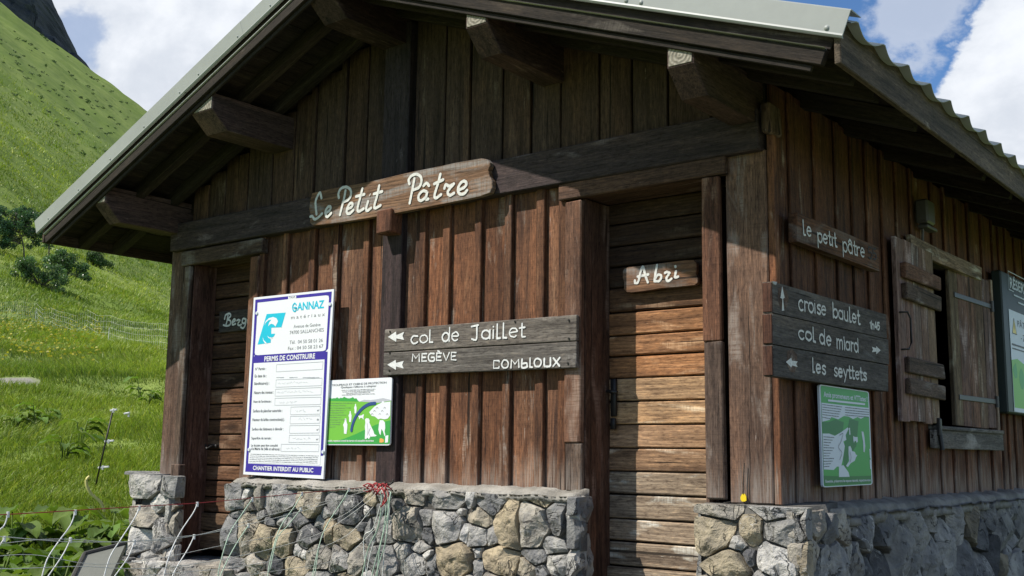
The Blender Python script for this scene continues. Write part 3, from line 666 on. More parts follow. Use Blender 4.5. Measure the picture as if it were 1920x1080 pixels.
stones(PL, cells, lambda u, v, h_: (u, -.085-h_, v), .011, (-3.86, -.985, -1.0, -.215))
cells = scatter(-.12, -.02, -1.0, -.24, .05, .10, 'ggb', (.8, 1.8)); stones(PL, cells, lambda u, v, h_: (-1.035+h_, u, v), .010, (-.15, -.005, -1.1, -.215), .03, .05)
PLO = PL.build('stone_plinth', M['stone'], HUT, False)
def slab(mb, x0, x1, y0, y1, z0, z1, nu=40, nv=14, amp=.012, f=9, t=(1, 1, 1), axis='y'):
    """rough mortar block: bumpy front, top and ends"""
    R_ = [(y1, z0), (y0, z0), (y0, z0+(z1-z0)*.5), (y0, z1-.05), (y0+.015, z1-.015), (y0+.05, z1), (y1, z1+.012)]
    rows = []
    for (a, b_), (c, d) in zip(R_[:-1], R_[1:]):
        m = max(2, int(math.hypot(c-a, d-b_)/.03)); rows += [(a+(c-a)*k/m, b_+(d-b_)*k/m) for k in range(m)]
    rows.append(R_[-1]); n = max(3, int((x1-x0)/.025)); vs = []; fs = []
    for i in range(n+1):
        x = x0+(x1-x0)*i/n
        for (yy, zz) in rows:
            q = Vector((x, yy, zz)) if axis == 'y' else Vector((-yy, x, zz)); d = amp*(mnoise.noise(q*f)+.5*mnoise.noise(q*f*3))
            ex = 1.0
            q = q+Vector((0, -d, d*.6) if axis == 'y' else (d, 0, d*.6)); vs.append(q)
    m = len(rows)
    for i in range(n):
        for k in range(m-1): fs.append([i*m+k, (i+1)*m+k, (i+1)*m+k+1, i*m+k+1])
    fs.append(list(range(m))); fs.append([n*m+k for k in range(m)][::-1])
    mb.add(vs, fs, None, t)
mo = MB(); slab(mo, -3.84, -1.03, -.088, -.002, -1.05, -.20, amp=.016, t=(.42, .41, .40)); slab(mo, -3.80, -1.02, -.125, -.001, -.245, -.192, amp=.018, t=(1.15, 1.13, 1.1)); mo.build('mortar', M['mortar'], PLO, True)
# corner pier and side plinth
PR = MB()
FP = [(1345,960,38,13,'b'),(1455,958,62,15,'p'),(1340,1002,34,32,'b'),(1404,998,20,24,'b'),(1378,1022,20,12,'g'),(1470,1003,46,28,'g'),(1455,1050,44,32,'p'),(1370,1060,46,32,'b'),(1400,1045,14,14,'g'),(1510,1050,26,40,'b'),(1516,985,18,30,'g'),(1430,1105,44,26,'g'),(1340,1115,40,24,'b'),(1505,1115,34,26,'b'),(1460,1150,60,22,'g'),(1360,1160,50,22,'g')]
cells = []
for px, py, a, b_, c in FP:
    q = at_y(px, py, -.17); q1 = at_y(px+a, py, -.17); q0 = at_y(px-a, py, -.17); v1 = at_y(px, py-b_, -.17).z; v0 = at_y(px, py+b_, -.17).z
    cells.append((q.x, q.z, (q1.x-q0.x)/2, (v1-v0)/2, tone(c)))
stones(PR, cells, lambda u, v, h_: (u, -.115-h_, v), .011, (-.345, .22, -1.1, -.222), .05, .09)
cells = scatter(-.12, .35, -1.0, -.27, .05, .10, 'ggb'); stones(PR, cells, lambda u, v, h_: (.15+h_, u, v), .014, (-.16, .40, -1.1, -.24), .03, .06)
cells = scatter(-.1, .2, -1.0, -.27, .06, .10, 'gb'); stones(PR, cells, lambda u, v, h_: (-.31-h_*.4, u, v), .014, (-.14, .24, -1.1, -.24), .03, .05)
PRO = PR.build('stone_pier', M['stone'], HUT, False)
mo = MB(); slab(mo, -.32, .16, -.125, .35, -1.1, -.225, amp=.014, t=(.45, .45, .45)); mo.build('mortar', M['mortar'], PRO, True)
SP = MB(); cells = scatter(.30, YB, -1.1, -.33, .06, .155, 'gggggb', (.55, 1.7), 6000)
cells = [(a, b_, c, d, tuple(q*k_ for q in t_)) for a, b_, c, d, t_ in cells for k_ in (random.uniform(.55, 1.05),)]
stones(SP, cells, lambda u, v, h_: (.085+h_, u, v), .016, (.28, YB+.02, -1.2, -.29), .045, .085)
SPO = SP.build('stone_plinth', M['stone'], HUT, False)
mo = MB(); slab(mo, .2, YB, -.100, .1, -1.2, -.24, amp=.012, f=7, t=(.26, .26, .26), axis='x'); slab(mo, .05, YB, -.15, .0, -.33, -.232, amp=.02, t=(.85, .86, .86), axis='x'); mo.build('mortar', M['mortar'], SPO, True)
# left pier under the corner post, threshold and footing stones
LP = MB()
LS = [(282,905,28,22,'g'),(316,903,28,22,'g'),(300,945,32,16,'p'),(275,975,24,20,'b'),(308,960,16,12,'b'),(305,1000,24,34,'g'),(272,1010,32,26,'p'),(320,985,16,22,'b'),(280,1042,26,14,'g'),(318,1040,20,14,'p'),(300,1068,26,14,'g'),(340,1060,20,16,'b')]
cells = []
for px, py, a, b_, c in LS:
    q = at_y(px, py, -.12); q1 = at_y(px+a, py, -.12); q0 = at_y(px-a, py, -.12); v1 = at_y(px, py-b_, -.12).z; v0 = at_y(px, py+b_, -.12).z
    cells.append((q.x, q.z, (q1.x-q0.x)/2, (v1-v0)/2, tone(c)))
stones(LP, cells, lambda u, v, h_: (u, -.075-h_, v), .014, (-5.0, -4.4, -1.1, -.19), .04, .09)
cells = scatter(-.1, -.02, -1.0, -.25, .05, .09, 'gb'); stones(LP, cells, lambda u, v, h_: (-4.50+h_*.6, u, v), .014, (-.13, -.03, -1.1, -.2), .03, .06)
cells = scatter(-.1, 1.2, -1.0, -.25, .07, .12, 'gb'); stones(LP, cells, lambda u, v, h_: (-4.90-h_*.6, u, v), .014, (-.12, 1.3, -1.1, -.2), .03, .06)
stones(LP, [(-4.88, -.14, .17, .10, tone('g'))], lambda u, v, h_: (u, .0+(v+.14)*.9-.0, -.185+h_*.35), .01, None, .03, .05)
LPO = LP.build('stone_pier', M['stone'], HUT, False)
mo = MB(); slab(mo, -4.9, -4.50, -.07, -.03, -1.1, -.20, amp=.012, t=(.5, .5, .5)); mo.build('mortar', M['mortar'], LPO, True)
FT = MB(); cells = scatter(-5.15, -3.7, -1.15, -.80, .06, .13, 'ggbp', (.8, 1.9)); stones(FT, cells, lambda u, v, h_: (u, -.19-h_, v), .014, (-5.2, -3.66, -1.25, -.765), .05, .10)
cells = [(-4.35, -.0, .18, .12, tone('g')), (-4.02, .0, .16, .12, tone('b')), (-4.65, -.02, .15, .12, tone('p'))]; stones(FT, cells, lambda u, v, h_: (u, v-.02, -.785+h_*.4), .012, None, .03, .06)
FTO = FT.build('threshold', M['stone'], HUT, False)
mo = MB(); slab(mo, -5.1, -3.7, -.22, .3, -1.2, -.775, amp=.016, t=(.9, .9, .9)); mo.build('mortar', M['mortar'], FTO, True)
# ------------------------------------------------------------------ lettering tools
class Face:
    """a flat board face: photo pixels (through a zoom window) -> points on it"""
    def __init__(s, axis, val, x0=0, y0=0, sc=1.0): s.axis, s.val, s.x0, s.y0, s.sc = axis, val, x0, y0, sc; s.n = Vector((0, -1, 0)) if axis == 'y' else Vector((1, 0, 0))
    def p(s, q, lift=0.0):
        px, py = s.x0+q[0]/s.sc, s.y0+q[1]/s.sc
        return (at_y(px, py, s.val) if s.axis == 'y' else at_x(px, py, s.val))+s.n*lift
    def quad(s, a, b_, c, d): return [a, b_, c, d]
def smoothpath(pts, k=5):
    if len(pts) < 3: return pts
    cyc = (pts[0]-pts[-1]).length < 1e-4
    P_ = ([pts[-2]]+pts+[pts[1]]) if cyc else ([pts[0]*2-pts[1]]+pts+[pts[-1]*2-pts[-2]]); out = []
    for i in range(1, len(P_)-2):
        for j in range(k):
            t = j/k; a, b_, c, d = P_[i-1], P_[i], P_[i+1], P_[i+2]
            out.append(.5*((2*b_)+(c-a)*t+(2*a-5*b_+4*c-d)*t*t+(3*b_-3*c+d-a)*t**3))
    out.append(pts[-1]); return out
RC = [0]
def ribbon(mb, pts, w, n, lift, curve=True, vw=0.0):
    pts = [Vector(p) for p in pts]; pts = smoothpath(pts) if curve else pts
    vs = []; fs = []; m = len(pts); RC[0] = (RC[0]+1) % 4; base = lift+RC[0]*.0005
    for i, p in enumerate(pts):
        lift = base+.0004*i/m
        d = (pts[min(i+1, m-1)]-pts[max(i-1, 0)]); d = d.normalized() if d.length > 1e-9 else Vector((1, 0, 0))
        s_ = n.cross(d).normalized(); ww = w/2*(1+vw*math.sin(i*1.7))
        vs += [p+s_*ww+n*lift, p-s_*ww+n*lift]
    for i in range(m-1): fs.append([2*i, 2*i+1, 2*i+3, 2*i+2])
    for e, sg in (() if (pts[0]-pts[-1]).length < w*.3 else ((0, -1), (m-1, 1))):       # round caps
        lift = base+.0004*e/m+.00012*sg
        d = (pts[min(e+1, m-1)]-pts[max(e-1, 0)]); d = d.normalized() if d.length > 1e-9 else Vector((1, 0, 0)); s_ = n.cross(d).normalized(); b = len(vs)
        for k in range(7):
            a = math.pi*k/6; vs.append(pts[e]+n*lift+s_*math.cos(a)*w/2+d*sg*math.sin(a)*w/2)
        fs.append(list(range(b, b+7)) if sg < 0 else list(range(b, b+7))[::-1])
    mb.add(vs, fs)
def poly(mb, face, pts, lift):
    if mb.marks is not None and getattr(mb, 'each', False): mb.mark()
    q = [face.p(p, lift) for p in pts]; mb.add(q, [list(range(len(q)))])
def arc(cx, cy, rx, ry, a0, a1, n=9): return [(cx+rx*math.cos(math.radians(a0+(a1-a0)*k/(n-1))), cy+ry*math.sin(math.radians(a0+(a1-a0)*k/(n-1)))) for k in range(n)]
# monoline hand lettering; x-height 1, ascender 1.6, descender -.6; (advance, strokes)
G = {
 'a': (.85, [arc(.33, .5, .33, .5, 0, 360), [(.66, 1), (.66, 0)]]), 'b': (.85, [[(.06, 1.6), (.06, 0)], arc(.38, .5, .32, .5, 180, -180)]), 'c': (.75, [arc(.36, .5, .34, .5, 50, 310)]),
 'd': (.88, [arc(.33, .5, .32, .5, 0, 360), [(.66, 1.6), (.66, 0)]]), 'e': (.80, [[(.05, .50), (.2, .53), (.4, .56), (.56, .585), (.645, .61)]+arc(.34, .52, .31, .48, 28, 312, 11)]), 'h': (.8, [[(.06, 1.6), (.06, 0)], [(.06, .7), (.25, 1), (.5, .95), (.55, .6), (.55, 0)]]),
 'i': (.32, [[(.08, 1), (.08, 0)], [(.08, 1.32), (.08, 1.36)]]), 'l': (.50, [[(.06, 1.6), (.06, .12), (.12, .02), (.30, 0)]]), 'L': (.50, [[(.06, 1.6), (.06, 0)], [(.06, 0), (.32, 0)]]),
 'm': (1.15, [[(.06, 1), (.06, 0)], [(.06, .7), (.2, 1), (.42, .95), (.46, .6), (.46, 0)], [(.46, .7), (.62, 1), (.85, .95), (.9, .6), (.9, 0)]]),
 'o': (.82, [arc(.36, .5, .33, .5, 90, 450, 13)]), 'p': (.85, [[(.06, 1), (.06, -.6)], arc(.38, .5, .32, .5, 180, -180)]), 'r': (.58, [[(.06, 1), (.06, 0)], [(.06, .65), (.2, .95), (.46, .96)]]),
 's': (.68, [[(.52, .88), (.32, 1), (.1, .86), (.12, .62), (.42, .42), (.5, .18), (.3, 0), (.04, .12)]]), 't': (.55, [[(.2, 1.5), (.2, .15), (.28, .02), (.45, .02)], [(0, 1), (.42, 1)]]), 'u': (.82, [[(.06, 1), (.06, .3), (.2, .02), (.45, .05), (.58, .3)], [(.58, 1), (.58, 0)]]),
 'y': (.75, [[(.04, 1), (.32, .1)], [(.6, 1), (.32, .1), (.12, -.6)]]), 'â': (.85, [arc(.33, .5, .33, .5, 0, 360), [(.66, 1), (.66, 0)], [(.12, 1.2), (.36, 1.5), (.6, 1.2)]]), 'J': (.85, [[(.0, 1.55), (.55, 1.6)], [(.45, 1.6), (.45, .15), (.3, -.05), (.06, .1)]]),
 '1': (.45, [[(.02, 1.2), (.2, 1.5), (.2, 0)]]), '4': (.7, [[(.35, 1.5), (.03, .45), (.6, .45)], [(.42, .9), (.42, 0)]]), '5': (.75, [[(.58, 1.5), (.12, 1.5), (.08, .85), (.35, .95), (.58, .6), (.4, .05), (.04, .1)]]),
 'M': (1.2, [[(.05, 0), (.1, 1.5), (.5, .6), (.9, 1.5), (.95, 0)]]), 'E': (.85, [[(.6, 1.5), (.06, 1.5), (.06, 0), (.62, 0)], [(.06, .78), (.5, .78)]]), 'È': (.85, [[(.6, 1.5), (.06, 1.5), (.06, 0), (.62, 0)], [(.06, .78), (.5, .78)], [(.15, 2.0), (.4, 1.75)]]),
 'G': (1.0, [[(.72, 1.4), (.3, 1.5), (.06, 1.2), (.06, .3), (.3, 0), (.74, 0), (.74, .65), (.42, .65)]]), 'V': (.95, [[(.02, 1.5), (.38, 0), (.74, 1.5)]]), 'C': (.95, [[(.68, 1.25), (.68, 1.5), (.06, 1.5), (.06, 0), (.68, 0), (.68, .3)]]),
 'O': (1.05, [arc(.42, .75, .38, .75, 90, 450, 15)]), 'B': (.9, [[(.06, 1.5), (.06, 0), (.6, 0), (.64, .35), (.55, .7), (.06, .7)]]), 'U': (1.0, [[(.06, 1.5), (.06, .2), (.2, 0), (.6, 0), (.72, .2), (.72, 1.5)]]), 'X': (.9, [[(.02, 0), (.72, 1.5)], [(.05, 1.5), (.7, 0)]]),
}
SHARP = set('LMEÈVBCUX1455Jit')
def hand(mb, word, face, a, b_, top, w, lift=.002, xh_top=True):
    """word between baseline pixels a..b_; `top` = pixel of the top of the first letter (its own height)"""
    mb.mark()
    A, B, T = face.p(a), face.p(b_), face.p(top); U = (B-A); L = U.length; U = U/L
    V = Vector((0, 0, 1)); V = (V-U*V.dot(U)).normalized(); h0 = (T-A).dot(V)
    tops = max(p[1] for s_ in G[word[0]][1] for p in s_); sy = h0/tops
    adv = sum(G[c][0] for c in word[:-1])+max(p[0] for s_ in G[word[-1]][1] for p in s_); sx = L/adv; x = 0
    for c in word:
        ad, st = G[c]
        for s_ in st:
            pts = [A+U*((x+p[0])*sx)+V*(p[1]*sy+random.uniform(-.002, .002)) for p in s_]
            ribbon(mb, pts, w*random.uniform(.85, 1.15), face.n, lift, vw=.14, curve=(len(s_) > 2 and c not in 'MEÈVXC1L'))
        x += ad
_fc = {}
def type_text(mb, txt, face, a, b_, top, lift=.001, bold=0.0):
    """printed type from the built-in font, fitted between two baseline pixels and to the height given by `top`"""
    mb.mark()
    key = (txt, bold)
    if key not in _fc:
        cu = bpy.data.curves.new('type', 'FONT'); cu.body = txt; cu.size = 1; cu.offset = bold; cu.resolution_u = 3
        o = bpy.data.objects.new('type', cu); COL.objects.link(o); dg = bpy.context.evaluated_depsgraph_get()
        me = o.evaluated_get(dg).to_mesh(); vs = [tuple(v.co) for v in me.vertices]; fs = [list(p.vertices) for p in me.polygons]
        o.evaluated_get(dg).to_mesh_clear(); bpy.data.objects.remove(o); bpy.data.curves.remove(cu); _fc[key] = (vs, fs)
    vs, fs = _fc[key]; A, B, T = face.p(a), face.p(b_), face.p(top); U = B-A; L = U.length; U = U/L; V = Vector((0, 0, 1)); V = (V-U*V.dot(U)).normalized()
    x0 = min(v[0] for v in vs); x1 = max(v[0] for v in vs); y1 = max(v[1] for v in vs); h_ = (T-A).dot(V)
    mb.add([A+U*((v[0]-x0)/(x1-x0)*L)+V*(v[1]/y1*h_)+face.n*lift for v in vs], fs)
def lines(mb, face, a, b_, w, lift=.001): ribbon(mb, [face.p(a), face.p(b_)], w, face.n, lift, False)
def greek(mb, face, a, b_, h_, lift=.001):     # a line of print too small to read: short dashes of word length
    mb.mark(); A, B = face.p(a), face.p(b_); U = B-A; L = U.length; U = U/L; x = 0
    while x < L-.004:
        d = min(random.uniform(.008, .035), L-x); ribbon(mb, [A+U*x, A+U*(x+d)], h_*random.uniform(.75, 1.0), face.n, lift, False); x += d+.005
def pin(root, mb, name, mat):
    if not mb.marks: return mb.build(name, M[mat], root)
    cuts = [(0, 0)]+[m for m in mb.marks if m != (0, 0)]+[(len(mb.v), len(mb.f))]
    for (v0, f0), (v1, f1) in zip(cuts[:-1], cuts[1:]):      # each word or line of print is a part of its own
        if f1 == f0: continue
        q = MB(); q.v = mb.v[v0:v1]; q.g = mb.g[v0:v1]; q.t = mb.t[v0:v1]; q.f = [[i-v0 for i in f] for f in mb.f[f0:f1]]; q.build(name, M[mat], root)
# ------------------------------------------------------------------ SIGNS ON THE FRONT
# name board
r = empty('name_board', at_y(755, 410, -.07), 'long rounded wooden name board reading Le Petit Pâtre across the beam', 'sign')
fc = Face('y', -.098, 560, 280, 4.8)
out = [(118, 395), (300, 352), (600, 298), (760, 262), (1000, 205), (1200, 165), (1420, 118), (1640, 80), (1690, 88), (1718, 118), (1722, 150), (1706, 190), (1716, 240), (1740, 285), (1742, 345), (1722, 388), (1640, 420), (1400, 470), (1100, 532), (800, 588), (600, 622), (400, 652), (220, 676), (120, 682), (98, 655), (108, 600), (92, 540), (100, 470)]
mb = MB(); mb.prism([fc.p(q) for q in out][::-1], (0, -1, 0), .034, t=(1, 1, 1), gax=((1, 0, 0), (0, 0, 1)), ch=.004); pin(r, mb, 'board', 'signwood')
LPTR = [[(165,585),(158,520),(157,470),(175,420),(197,392),(210,440)],[(110,606),(128,604),(148,630),(180,615),(216,580)],
[(250,575),(285,548),(293,522),(275,515),(250,550),(248,590),(265,608),(298,575)],[(425,372),(415,430),(395,510),(375,590)],[(366,438),(362,400),(385,355),(430,340),(468,362),(475,410),(450,455),(402,475)],
[(440,540),(480,520),(490,492),(468,487),(442,530),(438,570),(462,580),(497,548)],[(578,355),(555,450),(535,530),(545,560),(590,535)],[(520,425),(595,405)],[(628,470),(612,530),(620,555),(656,528)],[(644,408),(648,412)],
[(730,328),(708,430),(686,510),(697,530),(742,505)],[(680,402),(755,380)],[(1045,265),(1032,340),(1018,410),(1003,485)],[(1002,312),(995,275),(1020,240),(1065,225),(1104,250),(1108,300),(1085,345),(1030,368)],
[(1160,385),(1125,375),(1088,410),(1085,450),(1108,462),(1148,430),(1164,380)],[(1158,410),(1150,450),(1170,448)],[(1128,328),(1155,305),(1178,328)],[(1280,225),(1255,320),(1228,410),(1240,440),(1286,408)],[(1225,312),(1305,275)],
[(1315,352),(1328,318),(1358,332),(1400,312)],[(1398,314),(1358,362),(1345,392),(1365,415),(1402,395)],[(1440,368),(1492,345),(1515,312),(1495,287),(1458,310),(1438,365),(1455,402),(1492,400),(1520,370)]]
mb = MB()
for s_ in LPTR: ribbon(mb, [fc.p(q) for q in s_], .0185, fc.n, .0035, True, .06)
pin(r, mb, 'lettering', 'letter_white')
# two-plank direction board
r = empty('direction_board', at_y(903, 650, -.05), 'grey two-plank direction board reading col de Jaillet, Megève, Combloux on the front wall', 'sign')
fc = Face('y', -.062, 700, 320, 2.7)
for za, zb_ in ((.726, .588), (.583, .447)):
    mb = MB(); mb.box(((-2.478-1.062)/2, -.048, (za+zb_)/2), (1.416, .027, za-zb_), rot=Matrix.Rotation(.0045, 3, 'Y'), t=vary(1.0, .08), ch=.004, jit=.002); pin(r, mb, 'plank', 'greywood')
mb = MB(); mb.each = True
for q in (((75, 842), (116, 814), (118, 833), (157, 816), (149, 837), (157, 857), (118, 849), (117, 867)), ((72, 983), (114, 958), (116, 974), (155, 963), (147, 983), (155, 1002), (116, 991), (115, 1008))): poly(mb, fc, q, .002)
hand(mb, 'coL', fc, (192, 876), (302, 868), (192, 838), .0095); hand(mb, 'de', fc, (350, 865), (432, 861), (350, 796), .0095); 
hand(mb, 'JaiLLet', fc, (497, 857), (770, 840), (497, 786), .0095)
hand(mb, 'MEGÈVE', fc, (197, 966), (420, 958), (197, 930), .0095); hand(mb, 'COMBLOUX', fc, (608, 1002), (945, 988), (608, 962), .0095)
pin(r, mb, 'lettering', 'white_paint')
mb = MB()
for q in ((85, 815), (718, 765), (990, 757), (85, 925), (82, 1012), (990, 850), (985, 975)):
    mb = MB(); mb.tube([fc.p(q, .0), fc.p(q, .004)], .006, 8); pin(r, mb, 'screw', 'iron')
# Abri board on the right door
r = empty('shelter_board', at_y(1238, 520, .22), 'small rounded brown board reading Abri on the right door', 'sign')
fc = Face('y', .196, 1060, 300, 3.0)
out = [(322, 625), (332, 610), (355, 603), (450, 592), (560, 577), (680, 562), (720, 562), (736, 578), (738, 612), (733, 640), (746, 665), (744, 692), (728, 703), (640, 712), (540, 722), (440, 738), (370, 745), (340, 743), (328, 725), (330, 690), (322, 660)]
mb = MB(); mb.prism([fc.p(q) for q in out][::-1], (0, -1, 0), .026, t=(.95, .88, .82), gax=((1, 0, 0), (0, 0, 1)), ch=.003); pin(r, mb, 'board', 'signwood')
mb = MB()
for s_ in ([(393,678),(395,692),(412,684),(428,620),(440,602),(452,650),(466,688)],[(408,656),(468,644)],[(517,592),(508,640),(503,682)],[(505,668),(525,645),(542,655),(530,680),(506,682)],[(562,636),(574,630),(588,636)],[(588,636),(570,664),(578,682),(598,668)],[(624,626),(618,660),(636,656)],[(620,598),(622,602)]): ribbon(mb, [fc.p(q) for q in s_], .0135, fc.n, .002, True, .12)
pin(r, mb, 'lettering', 'letter_white')
# Berger board on the left door
r = empty('shepherd_board', at_y(445, 602, .19), 'dark narrow board lettered Berger on the left door', 'sign')
fc = Face('y', .178, 240, 420, 3.175)
mb = MB(); mb.box((-4.235, .192, .922), (.40, .024, .155), t=(.55, .52, .5), ch=.004); pin(r, mb, 'board', 'darkboard')
mb = MB()
for s_ in ([(597,545),(592,575),(585,602)],[(576,566),(583,542),(605,533),(612,548),(592,568)],[(592,568),(612,578),(608,600),(588,607),(570,602)],[(624,588),(640,574),(634,566),(623,582),(625,600),(642,594)],[(650,575),(660,570),(668,574)],[(668,574),(655,594),(662,604),(676,598)],[(704,566),(686,564),(682,586),(696,590),(705,566)],[(704,568),(700,600),(688,620),(673,614)],[(714,580),(732,568),(727,556),(714,572),(716,592),(736,584)],[(742,560),(752,556),(762,562)],[(760,562),(748,580),(754,590),(768,584)]): ribbon(mb, [fc.p(q) for q in s_], .0135, fc.n, .0015, True)
pin(r, mb, 'lettering', 'letter_white')
# building permit panel
r = empty('building_permit_panel', at_y(530, 890, -.06), 'tall white and blue building permit panel leaning between the left door and the boards', 'sign')
fa = Face('y', -.070, 460, 530, 5.683); fb = Face('y', -.070, 440, 700, 5.143)
A_ = [fa.p((90, 160)), fa.p((945, 68)), fb.p((855, 1020)), fb.p((82, 975))]
mb = MB(); mb.prism(A_[::-1], (0, -1, 0), .012, ch=.001); pin(r, mb, 'panel', 'panel_white')
mb = MB()
poly(mb, fa, [(108, 182), (922, 94), (915, 140), (112, 214)][::-1], .0008); poly(mb, fa, [(890, 110), (922, 94), (882, 700), (850, 740)], .0010)
mb2 = []
q1 = lambda u, v: fa.p((u, v)); 
# side bars, band, foot band
mb.add([fa.p((108, 182), .0009), fa.p((132, 179), .0009), fa.p((104, 770), .0009), fa.p((76, 785), .0009)], [[0, 1, 2, 3]])
mb.add([fa.p((104, 768), .0011), fa.p((855, 722), .0011), fa.p((850, 818), .0011), fa.p((70, 862), .0011)], [[0, 1, 2, 3]])
mb.add([fa.p((76, 780), .0009), fa.p((95, 780), .0009), fb.p((130, 870), .0009), fb.p((108, 870), .0009)], [[0, 1, 2, 3]])
mb.add([fa.p((848, 735), .0009), fa.p((878, 735), .0009), fb.p((852, 795), .0009), fb.p((828, 795), .0009)], [[0, 1, 2, 3]])
mb.add([fb.p((110, 868), .0009), fb.p((843, 897), .0009), fb.p((832, 982), .0009), fb.p((102, 948), .0009)], [[0, 1, 2, 3]])
pin(r, mb, 'blue_print', 'panel_blue')
mb = MB()
up = [(135, 245), (140, 222), (160, 212), (500, 172), (860, 136), (888, 140), (893, 165), (862, 690), (855, 718), (830, 728), (480, 750), (135, 773), (108, 768), (102, 745)]
poly(mb, fa, up[::-1], .0016)
mb.add([fa.p((92, 858), .0013), fa.p((846, 818), .0013), fb.p((825, 885), .0013), fb.p((140, 862), .0013)][::-1], [[0, 1, 2, 3]])
poly(mb, fa, [(458, 148), (543, 138), (545, 166), (460, 178)][::-1], .0018)
type_text(mb, 'PERMIS DE CONSTRUIRE', fa, (205, 838), (745, 806), (205, 786), .0024, .025); type_text(mb, 'CHANTIER INTERDIT AU PUBLIC', fb, (178, 930), (760, 955), (178, 890), .0024, .025)
pin(r, mb, 'white_print', 'panel_white')
mb = MB()
poly(mb, fa, [(230, 335), (433, 318), (385, 485), (385, 475), (280, 480), (278, 545), (322, 543), (305, 575), (285, 586), (262, 580), (275, 610), (272, 640), (133, 660)][::-1], .0024)
type_text(mb, 'ANNAZ', fa, (552, 296), (842, 268), (552, 215), .0024, .03)
ribbon(mb, [fa.p(q) for q in ((545, 236), (530, 220), (512, 240), (508, 268), (516, 298), (534, 305), (544, 288), (545, 266))], .0095, fa.n, .0024); lines(mb, fa, (526, 268), (547, 265), .010, .0040)
pin(r, mb, 'cyan_emblem', 'cyan')
mb = MB()
poly(mb, fa, [(205, 455), (222, 410), (255, 378), (300, 366), (335, 378), (352, 412), (325, 468), (305, 445), (280, 438), (262, 448), (246, 466), (258, 425), (282, 395), (250, 400), (228, 420)][::-1], .0030)
poly(mb, fa, [(188, 578), (200, 612), (232, 645), (250, 648), (215, 650), (195, 620)], .0030); poly(mb, fa, [(236, 562), (258, 584), (285, 590), (300, 588), (278, 600), (250, 588)], .0030)
pin(r, mb, 'emblem_wave', 'panel_white')
mb = MB()
type_text(mb, 'm a t é r i a u x', fa, (490, 390), (850, 354), (490, 355), .0024); type_text(mb, 'Avenue de Genève', fa, (517, 485), (803, 463), (517, 450), .0024); type_text(mb, '74700 SALLANCHES', fa, (475, 552), (838, 520), (475, 515), .0024)
type_text(mb, 'Tél.  04 50 58 01 26', fa, (473, 655), (826, 632), (473, 618), .0024); type_text(mb, 'Fax : 04 50 58 23 67', fa, (457, 720), (832, 694), (457, 684), .0024)
type_text(mb, 'N° Permis :', fa, (108, 935), (222, 928), (108, 905), .0024, .012); type_text(mb, 'TALIA', fa, (468, 170), (535, 160), (468, 148), .0024, .01)
for txt, a, b_, tp in (('En date du :', (195, 40), (310, 36), 12), ('Bénéficiaire(s) :', (192, 112), (338, 106), 86), ('Nature des travaux :', (188, 200), (378, 194), 172), ("Nom de l'architecte :", (183, 284), (358, 280), 260), ('Surface de plancher autorisée :', (178, 376), (463, 372), 348), ('Hauteur de la/des construction(s) :', (173, 460), (486, 457), 432), ('Surface des bâtiments à démolir :', (168, 550), (472, 548), 524), ('Superficie du terrain :', (163, 636), (360, 636), 612), ('Le dossier peut être consulté', (160, 705), (417, 706), 682), ('à la Mairie de (ville et adresse) :', (157, 738), (445, 742), 712), ('m²', (798, 366), (818, 365), 346), ('m', (796, 456), (812, 456), 438), ('m²', (792, 552), (812, 552), 532), ('m²', (788, 645), (808, 645), 625)):
    type_text(mb, txt, fb, a, b_, (a[0], tp), .0024, .012)
for k in range(5): greek(mb, fb, (155-k*3, 778+k*17), (812-k*3, 796+k*17), .0026, .0022)
pin(r, mb, 'small_print', 'print_grey')
mb = MB()
def box_lines(fc, q):
    for a, b_ in zip(q, q[1:]+q[:1]): lines(mb, fc, a, b_, .0022, .0021)
box_lines(fa, [(335, 873), (830, 842), (824, 920), (330, 947)])
for q in ([(402, 62), (845, 45), (842, 115), (398, 132)], [(396, 152), (840, 135), (836, 205), (392, 218)], [(392, 240), (836, 228), (832, 298), (388, 306)], [(545, 324), (830, 318), (826, 390), (540, 396)], [(540, 414), (828, 408), (824, 478), (536, 484)], [(535, 504), (822, 500), (818, 572), (530, 576)], [(530, 596), (822, 594), (818, 662), (524, 664)], [(452, 682), (816, 686), (812, 752), (448, 750)]): box_lines(fb, q)
for x in (405, 440, 530, 570, 660, 700, 740, 780): lines(mb, fb, (x, 40), (x+36, 38), .004, .0021)
for x0, x1, y in ((420, 690, 95), (410, 760, 182), (430, 600, 282), (590, 690, 362), (620, 720, 440), (560, 720, 632), (500, 640, 722)):
    x = x0
    while x < x1:
        d_ = random.uniform(14, 34); ribbon(mb, [fb.p((x+d_*k/4, y-(x-x0)*.03+random.uniform(-13, 10))) for k in range(5)], .0016, fb.n, .0021); x += d_+random.uniform(4, 14)
pin(r, mb, 'form_boxes', 'print_light')
for fc_, q in ((fa, (128, 325)), (fa, (908, 230)), (fb, (143, 735)), (fb, (855, 757))):
    mb = MB(); mb.tube([fc_.p(q, 0), fc_.p(q, .008)], .011, 12); pin(r, mb, 'screw_cap', 'panel_pale')
